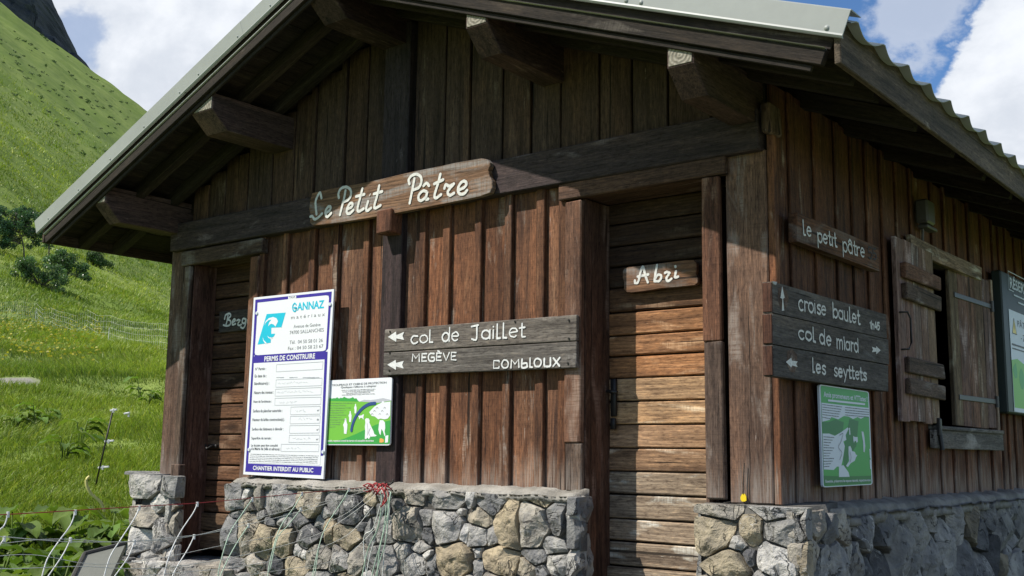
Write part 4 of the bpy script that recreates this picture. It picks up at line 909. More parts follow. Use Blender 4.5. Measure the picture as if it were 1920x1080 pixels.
# herd protection notice (front)
r = empty('herd_dog_notice', at_y(673, 835, -.05), 'square green and white notice about herd guard dogs under the direction board', 'sign')
fc = Face('y', -.052, 600, 690, 6.7467)
def rr(pts, rad=14):
    out = []
    n = len(pts)
    for i in range(n):
        p, a, b_ = Vector(pts[i]), Vector(pts[i-1]), Vector(pts[(i+1) % n]); u, v = (a-p).normalized(), (b_-p).normalized()
        for k in range(4):
            t = k/3; out.append(tuple(p+u*rad*(1-t)**2+v*rad*t**2))
    return out
base = rr([(105, 158), (912, 118), (885, 980), (75, 975)], 30)
mb = MB(); mb.prism([fc.p(q) for q in base][::-1], (0, -1, 0), .010, ch=.001); pin(r, mb, 'panel', 'panel_white')
mb = MB(); poly(mb, fc, [(100, 412), (240, 410), (480, 425), (640, 432), (760, 440), (900, 412), (884, 945), (860, 962), (80, 962)][::-1], .0010); pin(r, mb, 'meadow_print', 'green_light')
mb = MB(); poly(mb, fc, [(82, 940), (200, 925), (320, 890), (450, 838), (570, 780), (700, 720), (800, 685), (893, 660), (884, 955), (860, 962), (80, 962)][::-1], .0016)
poly(mb, fc, [(102, 415)]+[(110+k*22, 378+random.uniform(-16, 10)+max(0, k-14)*9) for k in range(18)]+[(500, 424)], .0016); pin(r, mb, 'foreground_print', 'green_mid')
mb = MB(); poly(mb, fc, [(500, 425), (560, 400), (640, 405), (720, 395), (800, 380), (903, 405), (903, 414), (740, 440), (620, 432)][::-1], .0013); pin(r, mb, 'hill_print', 'print_light')
mb = MB()
def blobp(pts): poly(mb, fc, pts, .0022)
blobp([(625, 560), (650, 530), (690, 490), (730, 465), (780, 440), (800, 412), (815, 435), (895, 425), (890, 600), (860, 640), (820, 650), (770, 640), (740, 650), (700, 615), (655, 605)])
blobp([(572, 650), (590, 635), (620, 640), (632, 665), (628, 690), (650, 740), (680, 800), (690, 835), (722, 855), (700, 865), (640, 868), (622, 900), (600, 880), (590, 900), (570, 895), (575, 800), (570, 740), (578, 690)])
blobp([(760, 660), (800, 660), (825, 690), (828, 760), (820, 800), (830, 850), (820, 865), (800, 800), (780, 770), (770, 850), (755, 830), (742, 780), (750, 700)])
blobp([(485, 605), (530, 600), (548, 585), (560, 590), (552, 620), (555, 655), (535, 630), (510, 635), (500, 655), (495, 625)])
for dx, dy, s_ in ((325, 640, 1.0), (385, 545, .72), (452, 455, .62)): blobp([(dx-8*s_, dy), (dx+10*s_, dy), (dx+14*s_, dy+40*s_), (dx+25*s_, dy+75*s_), (dx+22*s_, dy+130*s_), (dx+12*s_, dy+195*s_), (dx-18*s_, dy+190*s_), (dx-20*s_, dy+110*s_), (dx-30*s_, dy+80*s_), (dx-12*s_, dy+40*s_)])
blobp([(830, 858), (868, 850), (862, 940), (825, 945)])
type_text(mb, 'Ensemble, respectons le travail des bergers et la tranquillité des animaux', fc, (85, 932), (685, 930), (85, 908), .0024, .02)
pin(r, mb, 'figure_print', 'panel_white')
mb = MB(); ribbon(mb, [fc.p(q) for q in ((700, 446), (620, 460), (540, 510), (480, 580), (440, 650), (412, 730), (402, 790))], .020, fc.n, .0026); poly(mb, fc, [(383, 770), (418, 778), (398, 808)], .0027); pin(r, mb, 'arrow_print', 'arrow_blue')
mb = MB(); type_text(mb, 'TROUPEAUX ET CHIENS DE PROTECTION', fc, (152, 230), (842, 194), (152, 206), .0016, .008); type_text(mb, 'Quelques réflexes à adopter', fc, (265, 255), (715, 236), (265, 232), .0016, .01)
for k, (a, b_) in enumerate(((275, 700), (285, 690), (335, 635), (280, 700))): greek(mb, fc, (a, 282+k*20), (b_, 266+k*19), .0028, .0016)
for k, b_ in enumerate((440, 325, 400, 325, 310, 330, 270, 330, 260, 260, 210)): greek(mb, fc, (110+12*(k > 0), 446+k*30), (b_, 444+k*30), .0022, .0018)
for k in range(7): ribbon(mb, [fc.p((650+k*32, 590-(k % 3)*40)), fc.p((665+k*32, 575-(k % 3)*40)), fc.p((680+k*31, 592-(k % 3)*40))], .0022, fc.n, .0026)
ribbon(mb, [fc.p(q) for q in ((600, 700), (610, 780), (605, 850))], .002, fc.n, .0026); ribbon(mb, [fc.p(q) for q in ((640, 760), (620, 820), (640, 860))], .002, fc.n, .0026); pin(r, mb, 'small_print', 'print_grey')
mb = MB(); poly(mb, fc, [(758, 895), (775, 888), (808, 900), (812, 935), (780, 945), (755, 940)], .0024); pin(r, mb, 'orange_mark', 'orange')
# yellow ear tag hanging on the corner post
r = empty('yellow_tag', at_y(1393, 935, -.012), 'small yellow plastic tag hung on a cord at the foot of the corner post', 'tag')
fc = Face('y', -.016, 1060, 640, 2.454)
mb = MB(); mb.prism([fc.p(q) for q in ((812, 704), (818, 699), (826, 702), (832, 715), (833, 732), (826, 737), (812, 737), (806, 728), (806, 715))][::-1], (0, -1, 0), .004); pin(r, mb, 'tag_body', 'yellow')
mb = MB(); mb.tube([fc.p(q, .002) for q in ((818, 702), (822, 680), (820, 650), (824, 560))], .0022, 5); pin(r, mb, 'cord', 'iron')
# ------------------------------------------------------------------ SIGNS ON THE SIDE WALL
XS = .095
fc = Face('x', XS, 1420, 360, 2.7)
def side_board(name, label, c4, tt, mat, th=.045):
    c = [fc.p(q) for q in c4]; r = empty(name, (XS-.03, (c[0].y+c[1].y)/2, c[3].z), label, 'sign')
    mb = MB(); mb.prism([q for q in c][::-1], (1, 0, 0), th, t=tt, gax=((0, 1, 0), (0, 0, 1)), ch=.004); mb.build('board', M[mat], r); return r
def side_letters(r, words, mat='letter_white', w=.0105, polys=()):
    mb = MB()
    for word, a, b_, tp in words: hand(mb, word, fc, a, b_, tp, w)
    mb.each = True
    for q in polys: poly(mb, fc, q, .002)
    pin(r, mb, 'lettering', mat)
r = side_board('hut_name_board', 'brown plank reading le petit pâtre 55, topmost on the side wall', ((203, 103), (615, 280), (620, 403), (203, 250)), (.62, .50, .43), 'signwood')
side_letters(r, (('le', (230, 216), (270, 227), (231, 145)), ('petit', (303, 250), (400, 279), (303, 205)), ('pâtre', (430, 297), (540, 333), (430, 252))))
mb = MB(); hand(mb, '55', fc, (560, 335), (602, 346), (560, 280), .009); mb.build('number', M['letter_dark'], r)
SB = [('croise', 'dark board reading croise baulet 1h45, uppermost of the three stacked boards', ((78, 453), (651, 620), (658, 743), (80, 610))), ('miard', 'dark board reading col de miard with a right arrow, middle of three boards', ((78, 614), (664, 747), (668, 874), (82, 770))), ('seyttets', 'dark board reading Les seyttets with a left arrow, lowest of three boards', ((80, 774), (664, 878), (664, 1010), (85, 932)))]
for k, (nm, lb, c4) in enumerate(SB):
    r = side_board('trail_board', lb, c4, vary(.75, .06, .01), 'darkboard', .05); r['group'] = 'trail boards stacked on the side wall'
    c = [fc.p(q) for q in c4]
    mb = MB(); mb.box((XS-.026, c[0].y-.003, (c[0].z+c[3].z)/2), (.046, .008, c[0].z-c[3].z-.008), t=(.62, .42, .36)); mb.build('red_end', M['post'], r)
    if k == 0: side_letters(r, (('croise', (207, 595), (345, 626), (207, 547)), ('baulet', (380, 634), (518, 670), (380, 562)), ('1h45', (568, 690), (617, 697), (568, 656))), polys=([(124, 476), (136, 535), (128, 541), (134, 600), (122, 602), (125, 541), (115, 536)],))
    if k == 1: side_letters(r, (('coL', (206, 740), (292, 758), (206, 697)), ('de', (313, 766), (370, 781), (313, 690)), ('miard', (400, 789), (508, 811), (400, 745))), polys=([(622, 801), (600, 780), (600, 791), (578, 783), (584, 797), (578, 811), (600, 808), (600, 822)],))
    if k == 2: side_letters(r, (('Les', (276, 910), (343, 924), (276, 842)), ('seyttets', (385, 930), (550, 954), (385, 890))), polys=([(143, 860), (170, 839), (174, 854), (202, 858), (194, 871), (202, 886), (174, 878), (170, 888)],))
    patch = {0: ((104, 490), (125, 478), (148, 500), (158, 540), (150, 585), (128, 602), (112, 580), (102, 535)), 2: ((150, 805), (175, 795), (200, 820), (203, 870), (190, 915), (165, 910), (148, 870))}.get(k)
    if patch: mb = MB(); poly(mb, fc, patch, .0008); mb.build('brown_patch', M['post'], r)
    if k == 0: mb = MB(); mb.prism([fc.p(q, .004) for q in ((72, 452), (96, 455), (92, 470), (80, 468))][::-1], (1, 0, 0), .004); mb.build('tin_corner', M['ridge_strip'], r)
# green walkers' notice
r = empty('walkers_notice', at_x(1588, 912, .06), 'tall green notice for walkers and mountain bikers below the trail boards', 'sign')
fc = Face('x', .064, 1520, 700, 4.693)
base = rr([(76, 95), (512, 160), (545, 980), (110, 1005)], 22)
mb = MB(); mb.prism([fc.p(q) for q in base][::-1], (1, 0, 0), .012, ch=.001); pin(r, mb, 'panel', 'panel_pale')
mb = MB(); poly(mb, fc, rr([(86, 107), (503, 168), (535, 972), (116, 995)], 16)[::-1], .0009); pin(r, mb, 'green_print', 'green_mid')
mb = MB(); poly(mb, fc, [(98, 420), (150, 430), (220, 405), (290, 430), (280, 520), (210, 545), (150, 530), (105, 525)], .0013); poly(mb, fc, [(112, 900), (240, 905), (350, 905), (532, 900), (534, 968), (118, 990)], .0013); poly(mb, fc, [(340, 400), (420, 420), (400, 640), (330, 740), (300, 900), (280, 700)], .0013); pin(r, mb, 'dark_print', 'green_dark')
mb = MB(); poly(mb, fc, [(92, 258), (300, 282), (512, 305), (517, 385), (480, 378), (440, 400), (410, 385), (370, 402), (330, 380), (290, 375), (240, 405), (180, 385), (165, 410), (100, 425)][::-1], .0016)
poly(mb, fc, [(102, 530), (160, 530), (210, 550), (262, 520), (325, 475), (330, 490), (305, 545), (312, 585), (285, 600), (298, 640), (280, 760), (265, 822), (230, 820), (200, 850), (113, 845)][::-1], .0016)
poly(mb, fc, [(245, 815), (285, 808), (330, 870), (340, 910), (246, 912)], .0018)
poly(mb, fc, [(330, 645), (345, 638), (356, 660), (362, 685), (385, 690), (395, 715), (408, 720), (395, 740), (385, 770), (350, 790), (325, 825), (308, 815), (335, 770), (330, 700)][::-1], .0018)
poly(mb, fc, [(372, 550), (385, 560), (410, 560), (412, 600), (402, 612), (395, 595), (385, 595), (378, 612), (372, 585)][::-1], .0018); poly(mb, fc, [(445, 510), (462, 515), (470, 560), (478, 640), (472, 695), (462, 690), (458, 600), (448, 545)][::-1], .0018); poly(mb, fc, [(334, 480), (343, 480), (347, 540), (338, 540)], .0018)
poly(mb, fc, [(513, 665), (528, 665), (532, 745), (518, 745)], .0018); poly(mb, fc, [(516, 760), (532, 760), (535, 840), (520, 842)], .0018)
lines(mb, fc, (150, 238), (470, 272), .010, .0018); type_text(mb, 'Amis promeneurs et VTTistes !', fc, (112, 205), (496, 250), (112, 158), .0018, .02)
type_text(mb, 'Ensemble, préservons les espaces naturels, respectons-nous', fc, (128, 962), (524, 948), (128, 938), .0018, .02)
pin(r, mb, 'white_print', 'panel_pale')
mb = MB()
for k in range(6): greek(mb, fc, (100, 275+k*22), (272-8*k-(60 if k > 4 else 0), 296+k*21), .004, .0022)
for k in range(4): greek(mb, fc, (300, 300+k*22), (508, 322+k*21), .004, .0022)
for k in range(12): greek(mb, fc, (110, 558+k*24), (200-(k % 4)*14, 565+k*23), .004, .0022)
ribbon(mb, [fc.p(q) for q in ((250, 545), (280, 530), (262, 600), (240, 650), (270, 700), (250, 760))], .003, fc.n, .0022); ribbon(mb, [fc.p(q) for q in ((340, 690), (350, 740), (340, 780))], .003, fc.n, .0022)
pin(r, mb, 'small_print', 'print_grey')
# information panel cut by the right edge of the photograph
r = empty('information_panel', (.06, 4.75, .3), 'dark green framed nature reserve information panel near the far end of the side wall', 'sign')
mb = MB(); mb.box((.075, 4.335, .855), (.075, 1.25, 1.05), t=(1, 1, 1), ch=.01); pin(r, mb, 'backboard', 'dark_panel')
ff = Face('x', .118, 1780, 480, 2.5714)
def q2(y, z, l=0): return Vector((.1135+l, y-.47, z-.055))
mb = MB(); mb.add([q2(4.33, 1.16, .002), q2(5.32, 1.16, .002), q2(5.32, .40, .002), q2(4.33, .40, .002)][::-1], [[0, 1, 2, 3]]); pin(r, mb, 'poster', 'panel_pale')
class Flat(Face):
    def __init__(s, x): s.x = x; s.n = Vector((1, 0, 0))
    def p(s, q, lift=0.0): return Vector((s.x+lift, q[0]-.47, q[1]-.055))
fl = Flat(.1155)
mb = MB(); poly(mb, fl, [(4.33, .78), (4.50, .80), (4.7, .77), (4.9, .80), (5.1, .77), (5.32, .79), (5.32, .43), (4.345, .43)], .0008); pin(r, mb, 'meadow_print', 'green_light')
mb = MB(); mb.each = True
for cy, cz, s_ in ((4.42, .70, .06), (4.6, .66, .08), (4.85, .70, .08), (5.1, .66, .09)): poly(mb, fl, [(cy+s_*math.cos(a)*random.uniform(.7, 1.2), cz+s_*math.sin(a)*random.uniform(.7, 1.2)) for a in np.linspace(0, 6.1, 11)], .0014)
pin(r, mb, 'bush_print', 'green_mid')
mb = MB(); poly(mb, fl, [(4.40, .985), (4.52, .985), (4.46, 1.10)], .001); pin(r, mb, 'warning_sign', 'yellow')
mb = MB(); type_text(mb, 'PÂTURAGE', fl, (4.56, 1.05), (5.20, 1.05), (4.56, 1.11), .001, .01); type_text(mb, '- ZONE -', fl, (4.64, .95), (5.05, .95), (4.64, 1.0), .001, .01); greek(mb, fl, (4.37, .90), (5.27, .90), .016, .001); greek(mb, fl, (4.37, .87), (5.2, .87), .012, .001)
for a, b_ in (((4.40, .985), (4.52, .985)), ((4.52, .985), (4.46, 1.10)), ((4.46, 1.10), (4.40, .985)), ((4.46, 1.06), (4.46, 1.02))): lines(mb, fl, a, b_, .006, .0014)
pin(r, mb, 'small_print', 'print_grey')
mb = MB(); type_text(mb, 'RÉSERVE', fl, (4.40, 1.33), (4.98, 1.33), (4.40, 1.43), .002, .02); greek(mb, fl, (4.5, 1.285), (5.2, 1.285), .014, .002); greek(mb, fl, (4.62, 1.24), (5.2, 1.24), .014, .002)
lines(mb, fl, (4.36, 1.45), (5.1, 1.45), .006, .002); lines(mb, fl, (4.36, 1.45), (4.36, 1.31), .006, .002); lines(mb, fl, (4.36, 1.31), (4.5, 1.31), .006, .002); pin(r, mb, 'heading', 'panel_pale')
# small grey box under the eave
r = empty('wall_box', (.06, 2.13, 1.47), 'small grey box fixed high on the side wall above the window', 'box')
mb = MB(); mb.box((.08, 2.11, 1.52), (.08, .15, .15), t=(1, 1, 1), ch=.012); pin(r, mb, 'housing', 'grey_iron'); mb = MB(); mb.box((.075, 2.17, 1.43), (.06, .20, .02), ch=.004); mb.tube([(.06, 2.12, 1.43), (.05, 2.12, 1.30)], .008, 6); pin(r, mb, 'bracket', 'grey_iron')
# ------------------------------------------------------------------ ELECTRIC NET FENCE in front of the hut
def gzf(x, y): return float(gz(x, y))
FA = at_y(712, 912, -.20); FB = at_d(-60, 968, 4.3)
fdir = Vector((FB.x-FA.x, FB.y-FA.y, 0)).normalized(); fn = Vector((-fdir.y, fdir.x, 0))
def on_fence(px, py, off=0.0):
    r_ = ray(px, py); t_ = ((FA-CAM).dot(fn)+off)/r_.dot(fn); return CAM+r_*t_
NET = empty('electric_net', (FA.x, FA.y, -.75), 'sagging electric sheep net with white struts tied to the stone plinth', 'net fence')
def px_line(pts, r_, mat, name, parent, off=0.0, seg=5):
    mb = MB(); mb.tube(smoothpath([on_fence(*p, off) for p in pts], 6), r_, seg); return mb.build(name, M[mat], parent, True)
px_line([(-60, 968), (60, 962), (140, 957), (255, 950), (372, 943), (480, 933), (560, 925), (640, 918), (705, 911)], .0020, 'red_cord', 'top_cord', NET)
for pts, rr_ in (([(-60, 1006), (0, 1006), (60, 1011), (140, 1016), (250, 1015), (320, 1008), (390, 1000), (470, 982), (560, 960), (640, 935), (705, 914)], .0016), ([(-60, 1022), (0, 1019), (70, 1012), (132, 1011), (205, 1016), (262, 1015), (330, 1010), (400, 996), (480, 972), (570, 950), (660, 928), (706, 914)], .0013),
    ([(-60, 1066), (30, 1066), (150, 1062), (240, 1066), (330, 1062), (430, 1046), (520, 1026), (610, 995), (690, 940), (708, 918)], .0015), ([(200, 1085), (330, 1074), (450, 1062), (560, 1040), (650, 1004), (700, 950)], .0015), ([(-60, 1048), (60, 1040), (180, 1058), (300, 1046), (420, 1022), (540, 1000), (640, 968), (704, 918)], .0012), ([(260, 1100), (400, 1085), (520, 1070), (640, 1046), (706, 990)], .0015)):
    px_line(pts, rr_, 'pale_cord', 'cord', NET, .004)
ST = [[(15, 964), (8, 985), (-10, 1005), (-40, 1070)], [(8, 1010), (-20, 1050)], [(141, 960), (132, 985), (108, 1018), (88, 1050), (76, 1092)], [(132, 1012), (118, 1040), (92, 1078), (80, 1095)], [(261, 952), (252, 972), (226, 1012), (206, 1045), (192, 1092)], [(252, 1016), (240, 1045), (214, 1082), (205, 1098)], [(370, 945), (362, 962), (338, 998), (318, 1040), (304, 1092)], [(364, 1006), (352, 1030), (330, 1066), (316, 1098)],
      [(473, 936), (455, 962), (430, 1002), (412, 1060), (408, 1092)], [(466, 985), (440, 1025), (418, 1068), (408, 1095)], [(566, 926), (552, 950), (525, 990), (508, 1045), (500, 1092)], [(564, 955), (540, 985), (520, 1010), (506, 1070)], [(654, 918), (640, 942), (610, 990), (594, 1040), (584, 1092)], [(650, 930), (625, 965), (602, 1010), (590, 1080)]]
for k, s_ in enumerate(ST):
    o = px_line(s_, .0026, 'white_paint' if k < 8 else 'green_cord', 'strut', NET)
    mb = MB(); p = on_fence(*s_[0]); mb.tube([p+Vector((0, 0, -.012)), p+Vector((0, 0, .009))], .006, 6); mb.build('clip', M['white_paint'], o)
# gathered end of the net hanging from the stones, with its red cord knot
for k, s_ in enumerate(([(716, 918), (722, 940), (712, 980), (694, 1040), (684, 1095)], [(720, 918), (724, 945), (718, 1000), (702, 1060), (694, 1095)], [(726, 920), (728, 950), (724, 1010), (710, 1060), (700, 1095)], [(730, 920), (730, 960), (722, 1020), (716, 1095)], [(710, 916), (716, 940), (708, 990), (690, 1030), (676, 1095)], [(733, 922), (726, 970), (712, 1030), (706, 1095)], [(718, 930), (700, 990), (682, 1010), (688, 1095)])):
    mb = MB(); mb.tube(smoothpath([at_y(x, y, -.235-.008*(k % 3)) for x, y in s_], 6), .0034, 5); mb.build('hanging_strut', M['green_cord' if k % 3 else 'pale_cord'], NET, True)
mb = MB()
for k in range(6):
    p0 = Vector((random.uniform(680, 700), random.uniform(908, 925), 0)); pts = [p0]
    for q in range(6): pts.append(Vector((690+q*8+random.uniform(-6, 6), 915+random.uniform(-9, 12), 0)))
    mb.tube(smoothpath([at_y(p.x, p.y, -.23+random.uniform(-.03, .02)) for p in pts], 5), .0038, 5)
for s_ in ([(716, 915), (722, 930), (716, 948)], [(722, 912), (728, 928), (722, 942), (714, 950)]): mb.tube(smoothpath([at_y(x, y, -.25) for x, y in s_], 5), .0045, 5)
mb.build('cord_knot', M['red_cord'], NET, True)
mb = MB()
for k in range(4): mb.tube(smoothpath([at_y(x, y+random.uniform(-3, 3), -.22+random.uniform(-.02, .02)) for x, y in ((708, 908), (720, 904), (730, 906), (738, 902))], 5), .005, 5)
mb.build('cord_knot', M['iron'], NET, True)
# leaning fibre post with white insulators in the grass
def ground_at(px, d): 
    p = at_d(px, 800, d); return Vector((p.x, p.y, gzf(p.x, p.y)))
r = empty('insulator_post', ground_at(188, 12.0), 'thin leaning dark fence rod with three white insulators standing in the grass', 'post')
b0 = at_d(184, 890, 12.0); t0 = at_d(212, 768, 12.0)
mb = MB(); mb.tube([b0-(t0-b0)*.25, t0], .0085, 6); mb.build('rod', M['iron'], r, True)
for px, py, w_ in ((211, 770, .055), (202, 828, .075), (191, 877, .085)):
    p = at_d(px, py, 12.0); mb = MB(); mb.box(p+RX*.01, (.02, .02, .045), ch=.004); mb.bar(p-RX*w_*.45, p+RX*w_*.85+Vector((0, 0, .01)), .02, .02, ch=.004); mb.build('insulator', M['white_paint'], r)
p = at_d(238, 776, 12.4); r = empty('white_scrap', p, 'small white plastic scrap lying in the grass right of the fence rod', 'scrap'); mb = MB(); mb.bar(p-RX*.03, p+RX*.03+Vector((0, 0, .012)), .03, .02, ch=.005); mb.box(p+RX*.02+Vector((0, 0, -.02)), (.02, .02, .03), ch=.004); mb.build('clip', M['white_paint'], r)
r = empty('yellow_hose', at_d(188, 945, 8.8), 'bent pale yellow hose end sticking out of the leaves', 'hose')
mb = MB(); mb.tube(smoothpath([at_d(x, y, 8.8) for x, y in ((168, 893), (162, 900), (163, 912), (170, 925), (180, 934), (190, 944), (196, 960))], 6), .011, 8); mb.build('tube', M['pale_yellow'], r, True)
# grey panel lying tilted at the foot of the net
r = empty('grey_cover', at_d(170, 1075, 6.6), 'grey metal cover lying tilted in the leaves by the stone footing', 'cover')
mb = MB(); P4 = [at_d(158, 1040, 5.6), at_d(236, 1020, 5.75), at_d(206, 1085, 5.25), at_d(128, 1100, 5.15)]; nn = (P4[1]-P4[0]).cross(P4[3]-P4[0]).normalized(); nn = nn if nn.z > 0 else -nn
mb.prism(P4, nn, .03, ch=.006); mb.build('plate', M['grey_panel'], r); mb = MB(); mb.tube([P4[0]+nn*.006, P4[3]+nn*.006], .009, 6); mb.tube([P4[0]+nn*.006, P4[1]+nn*.006], .009, 6); mb.build('rim', M['grey_iron'], r)
# far pasture netting
NETF = empty('pasture_netting', ground_at(150, 62), 'pale pasture netting on thin posts across the meadow far behind', 'net fence')
fp = []
for px, py in ((-60, 600), (66, 607), (203, 643), (330, 668)):
    g_, d_ = hit(px, py, 25); fp.append(g_); mb = MB(); mb.tube([g_, g_+Vector((0, 0, 27/FPX*d_))], .011, 5); mb.build('post', M['pale_cord'], NETF)
mb = MB()
for a, b_ in zip(fp[:-1], fp[1:]):
    for h_ in (.12, .30, .48, .66, .84):
        pts = []
        for k in range(9):
            p = a.lerp(b_, k/8); p.z = gzf(p.x, p.y)+h_-.06*math.sin(math.pi*k/8); pts.append(p)
        mb.tube(pts, .0022, 4)
    n_ = 34
    for k in range(1, n_):
        p = a.lerp(b_, k/n_); p.z = gzf(p.x, p.y); mb.tube([p+Vector((0, 0, .08)), p+Vector((0, 0, .82-.06*math.sin(math.pi*k/n_)))], .0018, 4)
mb.build('netting', M['pale_cord'], NETF)
# ------------------------------------------------------------------ VEGETATION
def leaf_mat(name, c0, c1, trans=.35, rough=.55):
    m, t = new_mat(name); ti = t.n('ShaderNodeAttribute', attribute_name='tint').outputs['Color']; g = t.n('ShaderNodeTexCoord').outputs['Object']
    c = t.mix(t.noise(g, (4, 4, 4), 3), c0, c1); c = t.mix(1, c, ti, 'MULTIPLY')
    d = t.n('ShaderNodeBsdfPrincipled', i_Roughness=rough); d.inputs['Specular IOR Level'].default_value = .3; t.link(c, d.inputs[0])
    tr = t.n('ShaderNodeBsdfTranslucent'); t.link(t.mix(1, c, (1.25, 1.35, .6), 'MULTIPLY'), tr.inputs[0])
    mx = t.n('ShaderNodeMixShader'); mx.inputs[0].default_value = trans; t.link(d.outputs[0], mx.inputs[1]); t.link(tr.outputs[0], mx.inputs[2]); t.link(mx.outputs[0], t.n('ShaderNodeOutputMaterial').inputs[0]); return m
M['grass'] = leaf_mat('grass_blades', (.125, .195, .030), (.185, .260, .054), .3, .5)
M['leaf'] = leaf_mat('tree_leaves', (.042, .092, .042), (.080, .150, .068), .28, .3)
M['bush'] = leaf_mat('bush_leaves', (.065, .130, .052), (.115, .190, .080), .3, .32)
M['dock'] = leaf_mat('dock_leaves', (.10, .175, .030), (.16, .25, .05), .35, .5)
M['scrub'] = leaf_mat('scrub_leaves', (.035, .075, .022), (.06, .11, .03), .25, .6)
M['bark'] = plain('bark', (.10, .085, .07), .9, .3, 12)
def fast_mesh(name, V, F4, tint, mat, smooth=False):
    """V (n,3); F4 (m,4) quads; tint (n,3)"""
    me = bpy.data.meshes.new(name); me.vertices.add(len(V)); me.vertices.foreach_set('co', V.astype(np.float32).ravel())
    me.loops.add(F4.size); me.loops.foreach_set('vertex_index', F4.astype(np.int32).ravel()); me.polygons.add(len(F4)); me.polygons.foreach_set('loop_start', np.arange(0, F4.size, 4, dtype=np.int32))
    me.update(calc_edges=True); me.validate()
    a = me.attributes.new('tint', 'FLOAT_COLOR', 'POINT'); tt = np.ones((len(V), 4), np.float32); tt[:, :3] = tint; a.data.foreach_set('color', tt.ravel())
    if smooth: me.polygons.foreach_set('use_smooth', [True]*len(F4))
    me.materials.append(mat); o = bpy.data.objects.new(name, me); COL.objects.link(o); return o
def blades(pos, h, wd, lean, tint, wind=False):
    """curved grass blades: 6 verts, 2 quads each (tip quad narrows to a point)"""
    n = len(pos); az = rng.uniform(0, 6.283, n); la = rng.uniform(0, 6.283, n)
    if wind: la = fbm(pos[:, 0], pos[:, 1], .35, 3, 71)*9+rng.normal(0, .9, n)
    side = np.stack([np.cos(az), np.sin(az), np.zeros(n)], -1); ln = np.stack([np.cos(la), np.sin(la), np.zeros(n)], -1)
    up = np.array([0, 0, 1.0]); V = np.zeros((n, 6, 3))
    for k, (f, wf, lf) in enumerate(((0, 1, 0), (.55, .8, .32), (1, .12, 1))):
        c = pos+up*(h*f*(1-.25*lf*lean))[:, None]+ln*(h*lean*lf)[:, None]
        V[:, 2*k] = c-side*(wd*wf)[:, None]; V[:, 2*k+1] = c+side*(wd*wf)[:, None]
    b = np.arange(n)[:, None]*6
    F = np.concatenate([b+np.array([0, 1, 3, 2]), b+np.array([2, 3, 5, 4])], 1).reshape(-1, 4)
    return V.reshape(-1, 3), F, np.repeat(tint, 6, 0)
def polar_scatter(n, d0, d1, px0, px1, pw=1.0):
    d = d0*(d1/d0)**rng.uniform(0, 1, n)**pw; px = rng.uniform(px0, px1, n)
    rx = _f.x+RX.x*(px-960)/FPX-UX.x*(840-540)/-FPX*0; ry = _f.y+RX.y*(px-960)/FPX
    L = np.hypot(rx, ry); x = CAM.x+rx/L*d; y = CAM.y+ry/L*d; return x, y, d
def meadow(name, n, d0, d1, px0, px1, hfun, wfun, pw=1.0, tv=1.0):
    x, y, d = polar_scatter(n, d0, d1, px0, px1, pw)
    dens = fbm(x, y, .6, 3, 21); patch = fbm(x, y, .12, 3, 33)
    keep = ~((x > -5.3) & (x < .5) & (y > -.45) & (y < 7.6)); gp = GP; keep &= np.hypot(x-gp.x, y-gp.y) > .95
    keep &= rng.uniform(0, 1, len(x)) > sst(d, 90, 290)
    x, y, d, dens, patch = x[keep], y[keep], d[keep], dens[keep], patch[keep]
    pos = np.stack([x, y, gz(x, y)-.01], -1); m = len(x)
    h = hfun(d)*rng.uniform(.45, 1.35, m)*(1+2.2*dens); wd = wfun(d)*rng.uniform(.7, 1.3, m)
    k = rng.uniform(1-.42*tv, 1+.42*tv, m)[:, None]*(1+1.2*patch+.5*dens)[:, None]; q = np.clip(.5+1.6*patch+rng.normal(0, .25, m), 0, 1)[:, None]
    tint = k*((1-q)*np.array([.92, 1.0, .85])+q*np.array([1.25, 1.05, .95])); dry = rng.uniform(0, 1, m) < .06; tint[dry] = np.array([2.3, 1.65, 2.1])*rng.uniform(.7, 1.1, (dry.sum(), 1)); lt = rng.uniform(0, 1, m) < .18; tint[lt] *= np.array([1.45, 1.35, 1.3])
    V, F, T_ = blades(pos, h, wd, rng.uniform(.25, 1.05, m), tint, True); o = fast_mesh(name, V, F, T_, M['grass']); tag(o, kind='stuff'); return o
o = meadow('meadow_grass', 300000, 5.2, 34, -620, 640, lambda d: .10+.0026*d, lambda d: .0019+.00020*d, .8); tag(o, 'tall green meadow grass beside the hut', 'grass')
o = meadow('pasture_grass', 260000, 30, 300, -420, 560, lambda d: .15+.0012*d, lambda d: .004+.0003*d, .85, .5); tag(o, 'short grass tufts on the pasture slope behind', 'grass')
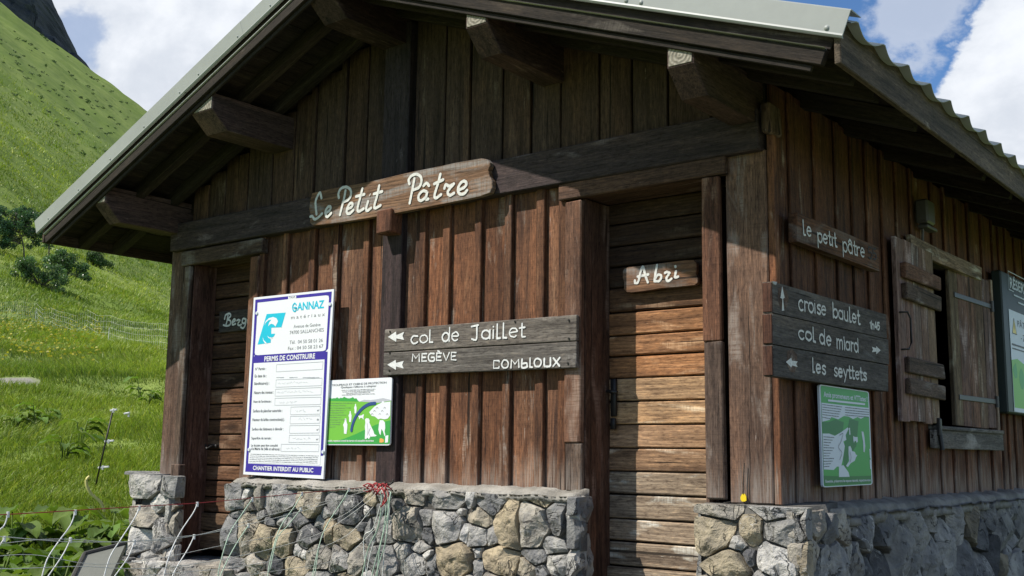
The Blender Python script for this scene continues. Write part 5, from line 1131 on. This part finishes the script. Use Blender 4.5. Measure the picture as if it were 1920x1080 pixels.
# yellow flowers in the meadow
x, y, d = polar_scatter(900, 28, 58, -120, 200); kp = fbm(x, y, .08, 3, 44) > -.05; x, y = x[kp], y[kp]; n = len(x)
pos = np.stack([x, y, gz(x, y)+rng.uniform(.15, .4, n)], -1); V, F, T_ = blades(pos, np.full(n, .05), np.full(n, .045), np.full(n, .6), np.repeat(np.array([[2.6, 1.6, 1.0]]), n, 0)*rng.uniform(.7, 1.1, (n, 1)))
o = fast_mesh('yellow_flowers', V, F, T_, M['grass']); tag(o, 'scattered yellow flowers in the meadow', 'flowers', kind='stuff')
def leaves(cen, rad, n, size, tintv=.35, shell=.05, squash=.8):
    """leaf quads through a lumpy crown"""
    d = rng.normal(size=(n, 3)); d /= np.linalg.norm(d, axis=1)[:, None]; r_ = rng.uniform(shell, 1, n)**.6
    p = np.array(cen)+d*r_[:, None]*np.array([rad, rad, rad*squash])
    a = rng.normal(size=(n, 3)); a /= np.linalg.norm(a, axis=1)[:, None]; b = np.cross(a, rng.normal(size=(n, 3))); b /= np.linalg.norm(b, axis=1)[:, None]
    s_ = size*rng.uniform(.6, 1.3, n)[:, None]
    V = np.stack([p-a*s_, p+b*s_*.55, p+a*s_, p-b*s_*.55], 1).reshape(-1, 3); F = np.arange(n*4).reshape(-1, 4)
    T_ = np.repeat(rng.uniform(1-tintv, 1+tintv, n)[:, None]*np.array([[1, 1, 1]]), 4, 0); return V, F, T_
def crown(name, blobs, mat, size, parent, dens=1.0):
    Vs, Fs, Ts = [], [], []; off = 0
    for (c, r_) in blobs:
        V, F, T_ = leaves(c, r_, max(30, int(dens*260*(r_/.5)**2)), size); k = random.uniform(.72, 1.35); Vs.append(V); Fs.append(F+off); Ts.append(T_*k); off += len(V)
    o = fast_mesh(name, np.concatenate(Vs), np.concatenate(Fs), np.concatenate(Ts), mat)
    if parent: attach(o, parent)
    return o
# trees whose place, height and crown outline follow the photograph
def tree(pxb, pyb, pxt, pyt, crown_px, label, nb, lean):
    base, d = hit(pxb, pyb, 40); top = at_d(pxt, pyt, d); sc = d/FPX
    r = empty('young_tree', base, label, 'tree', 'young trees by the eave')
    mb = MB(); pts = [base-Vector((0, 0, .4)), base.lerp(top, .3)+RX*lean, base.lerp(top, .6)+RX*lean*.4, top]; mb.tube(smoothpath(pts, 4), .075, 7, r2=.02); bl = []
    x0, x1, y0, y1 = crown_px; fw = Vector((_f.x, _f.y, 0)).normalized(); rt_ = Vector((RX.x, RX.y, 0)).normalized()
    for k in range(nb):
        while True:
            a, b_ = random.uniform(-1, 1), random.uniform(-1, 1)
            if a*a+b_*b_ < 1: break
        e = at_d((x0+x1)/2+a*(x1-x0)/2, (y0+y1)/2+b_*(y1-y0)/2, d)+fw*random.uniform(-1, 1)*(x1-x0)*.35*sc*math.sqrt(max(0, 1-a*a-b_*b_))
        t_ = min(1, max(.35, (e.z-base.z)/(top.z-base.z)-.12)); c = base.lerp(top, t_)
        mb.tube([c, c.lerp(e, .6), e], .022, 5, r2=.008); bl.append((tuple(e), random.uniform(5, 13)*sc))
    mb.build('trunk', M['bark'], r, True); crown('crown', bl, M['leaf'], 1.8*sc, r, .0020/sc**2); return r
tree(46, 490, 28, 395, (-34, 82, 386, 468), 'young leafy tree with a leaning trunk at the left edge of the photo', 85, .15)
tree(92, 488, 84, 400, (66, 112, 392, 462), 'slim young tree half hidden behind the end of the eave', 36, .1)
def shrub(x0, x1, y0, y1, label, grp, mat='scrub'):
    c, d = hit((x0+x1)/2, y1, 40); sc = d/FPX; r = empty('shrub', c, label, 'shrub', grp); bl = []; wpx, hpx = x1-x0, y1-y0
    mb = MB(); rt_ = Vector((RX.x, RX.y, 0)).normalized(); fw = Vector((_f.x, _f.y, 0)).normalized()
    for k in range(max(12, int(wpx/2.2))):
        a = random.uniform(-.5, .5); e = c+rt_*a*wpx*sc+fw*random.uniform(-.3, .4)*wpx*sc*.6
        e.z = max(gzf(e.x, e.y), c.z-.5)+hpx*sc*random.uniform(.15, .85)*(1-1.6*a*a)
        mb.tube([c, c.lerp(e, .5)+Vector((0, 0, .1)), e], .02, 4, r2=.008); bl.append((tuple(e), random.uniform(5, 13)*sc))
    mb.build('stem', M['bark'], r, True); crown('foliage', bl, M[mat], 1.8*sc, r, .0020/sc**2)
shrub(34, 120, 482, 540, 'bright leafy bush in the meadow below the two young trees', 'bushes on the meadow bank', 'bush')
shrub(96, 162, 472, 520, 'leafy bush right of the bush under the young trees', 'bushes on the meadow bank', 'bush')
shrub(154, 204, 474, 496, 'low dark bush added in place of the shaded hollow on the bank left of the hut', 'bushes on the meadow bank', 'scrub')  # added bush, its dark leaves stand in for the hollow's shade
# juniper scrub over the far hillside
n = 460; x, y, d = polar_scatter(n*2, 150, 560, -260, 420, .75); kp = (fbm(x, y, .015, 3, 61) > -.02); x, y, d = x[kp][:n], y[kp][:n], d[kp][:n]
Vs, Fs, Ts, off = [], [], [], 0
for a, b_, dd in zip(x, y, d):
    z_ = gzf(a, b_); s_ = random.uniform(.4, 1.0)*(.5+dd/600); m_ = 46
    V, F, T_ = leaves((a, b_, z_+.12*s_), 1.0*s_, m_, .24*s_, .3, .2, .34); Vs.append(V); Fs.append(F+off); Ts.append(T_*random.uniform(.6, 1.2)); off += len(V)
o = fast_mesh('hillside_scrub', np.concatenate(Vs), np.concatenate(Fs), np.concatenate(Ts), M['scrub']); tag(o, 'dark low scrub dotted over the steep pasture', 'scrub', kind='stuff')
# broad-leaved dock plants along the foot of the net
def dock(px, py, d, n, size, label, grp='broad leaved plants behind the net'):
    c = at_d(px, py, d); c.z = gzf(c.x, c.y); r = empty('dock_plant', c, label, 'plant', grp)
    st = MB(); lf = MB()
    for k in range(n):
        az = random.uniform(0, 6.283); el = random.uniform(.45, 1.15); L = size*random.uniform(.6, 1.15); hd = Vector((math.cos(az), math.sin(az), 0)); sd = Vector((-hd.y, hd.x, 0))
        ph = L*random.uniform(.6, 1.7); p1 = c+hd*L*.22+Vector((0, 0, ph*.75)); st.tube([c+hd*.02, c+hd*L*.1+Vector((0, 0, ph*.4)), p1], .006, 5, t=(1.1, 1, .9))
        nU, nV = 8, 5; vs = []
        for i in range(nU):
            u = i/(nU-1); wdt = L*.27*math.sin(math.pi*min(1, .06+u*.94))**.75*(1-.25*u); a_ = el-u*1.7
            cc = p1+hd*(L*u*(.55+.4*math.cos(el*.5)))+Vector((0, 0, L*(.42*math.sin(el)*u-.55*u*u)))
            for j in range(nV):
                v = j/(nV-1)*2-1; vs.append(cc+sd*wdt*v+Vector((0, 0, abs(v)*wdt*.35+.012*math.sin(u*17+v*5+k))))
        tt = random.uniform(.6, 1.25); tn = (tt*random.uniform(.9, 1.15), tt, tt*.95)
        lf.add(vs, [[i*nV+j, i*nV+j+1, (i+1)*nV+j+1, (i+1)*nV+j] for i in range(nU-1) for j in range(nV-1)], None, tn)
    st.build('stem', M['dock'], r, True); lf.build('foliage', M['dock'], r, True)
DK = []
for row, (d, cnt, x0, x1) in enumerate(((5.7, 5, -60, 150), (6.5, 7, -70, 215), (7.4, 7, -70, 200), (8.3, 6, -70, 225), (9.0, 5, -60, 250))):
    for k in range(cnt): DK.append((x0+(x1-x0)*(k+random.uniform(.25, .75))/cnt, d+random.uniform(-.3, .3)))
for px, d in DK:
    if not (95 < px < 250 and d < 7.0): dock(px, 1000, d, random.randint(14, 22), random.uniform(.20, .31), 'broad leaved dock plant growing behind the sagging net')
for px, py in ((52, 800), (68, 806), (88, 800), (30, 812), (150, 845), (262, 752), (278, 760), (120, 870)):
    p_, d_ = hit(px, py, 9); dock(px, py, d_, random.randint(7, 11), random.uniform(.2, .32), 'low leafy weed clump in the meadow grass beyond the net', 'weed clumps in the meadow')
# ------------------------------------------------------------------ ROCK CLIFF on the skyline
def cliff():
    m, t = new_mat('cliff_rock'); g = t.n('ShaderNodeTexCoord').outputs['Object']
    a = t.noise(g, (.02, .02, .12), 7, .65); b_ = t.noise(g, (.12, .12, .5), 6, .7); c = t.mix(t.step(a, .35, .65), (.028, .036, .046), (.075, .085, .095)); c = t.mix(t.step(b_, .58, .72, 0, .45), c, (.055, .085, .03))
    finish(t, c, .95, t.math('ADD', a, b_), 1.0, 2.5, .1)
    top = [(-420, -330), (-60, -190), (20, -120), (58, -40), (66, 0), (70, 22), (71, 40), (84, 56), (99, 60), (108, 74), (118, 84), (124, 95), (136, 92), (141, 104), (147, 126)]
    d0 = 640; mb = MB(); mb.smooth = False; P_ = []
    for (a0, b0), (a1, b1) in zip(top[:-1], top[1:]):
        for k in range(8): P_.append((a0+(a1-a0)*k/8, b0+(b1-b0)*k/8))
    P_.append(top[-1]); nr = 34; vs = []; fw = Vector((_f.x, _f.y, 0)).normalized()
    for i, (px, py) in enumerate(P_):
        T_ = at_d(px, py, d0+60); Bp = at_d(px, 0, d0-20); Bp.z = T_.z-95
        for j in range(nr):
            v = j/(nr-1)
            if v < .75: u = v/.75; p = Vector((T_.x, T_.y, 0)).lerp(Vector((Bp.x, Bp.y, 0)), (1-u)**1.4*.75); p.z = Bp.z+(T_.z-Bp.z)*u
            else: u = (v-.75)/.25; p = T_+fw*140*u; p.z = T_.z-4*u-60*u*u
            q = p*.03; amp = 6*min(1, abs(.75-v)*5+.12) if v < .75 else 2
            p = p+Vector((mnoise.noise(q+Vector((9, 0, 0))), mnoise.noise(q+Vector((0, 7, 0))), mnoise.noise(q*2)*.4))*amp+Vector((mnoise.noise(q*9)*1.1, mnoise.noise(q*9+Vector((5, 5, 5)))*1.1, 1.6*mnoise.noise(q*7)))
            # strata ledges
            p = p-fw*(1.8*math.sin(p.z*.55+3*mnoise.noise(q)))*(1 if v < .75 else 0); vs.append(p)
    n = len(P_); fs = [[i*nr+j, (i+1)*nr+j, (i+1)*nr+j+1, i*nr+j+1] for i in range(n-1) for j in range(nr-1)]
    fs.append([(n-1)*nr+j for j in range(nr)]); mb.add(vs, fs); o = mb.build('rock_cliff', m); tag(o, kind='structure')
cliff()
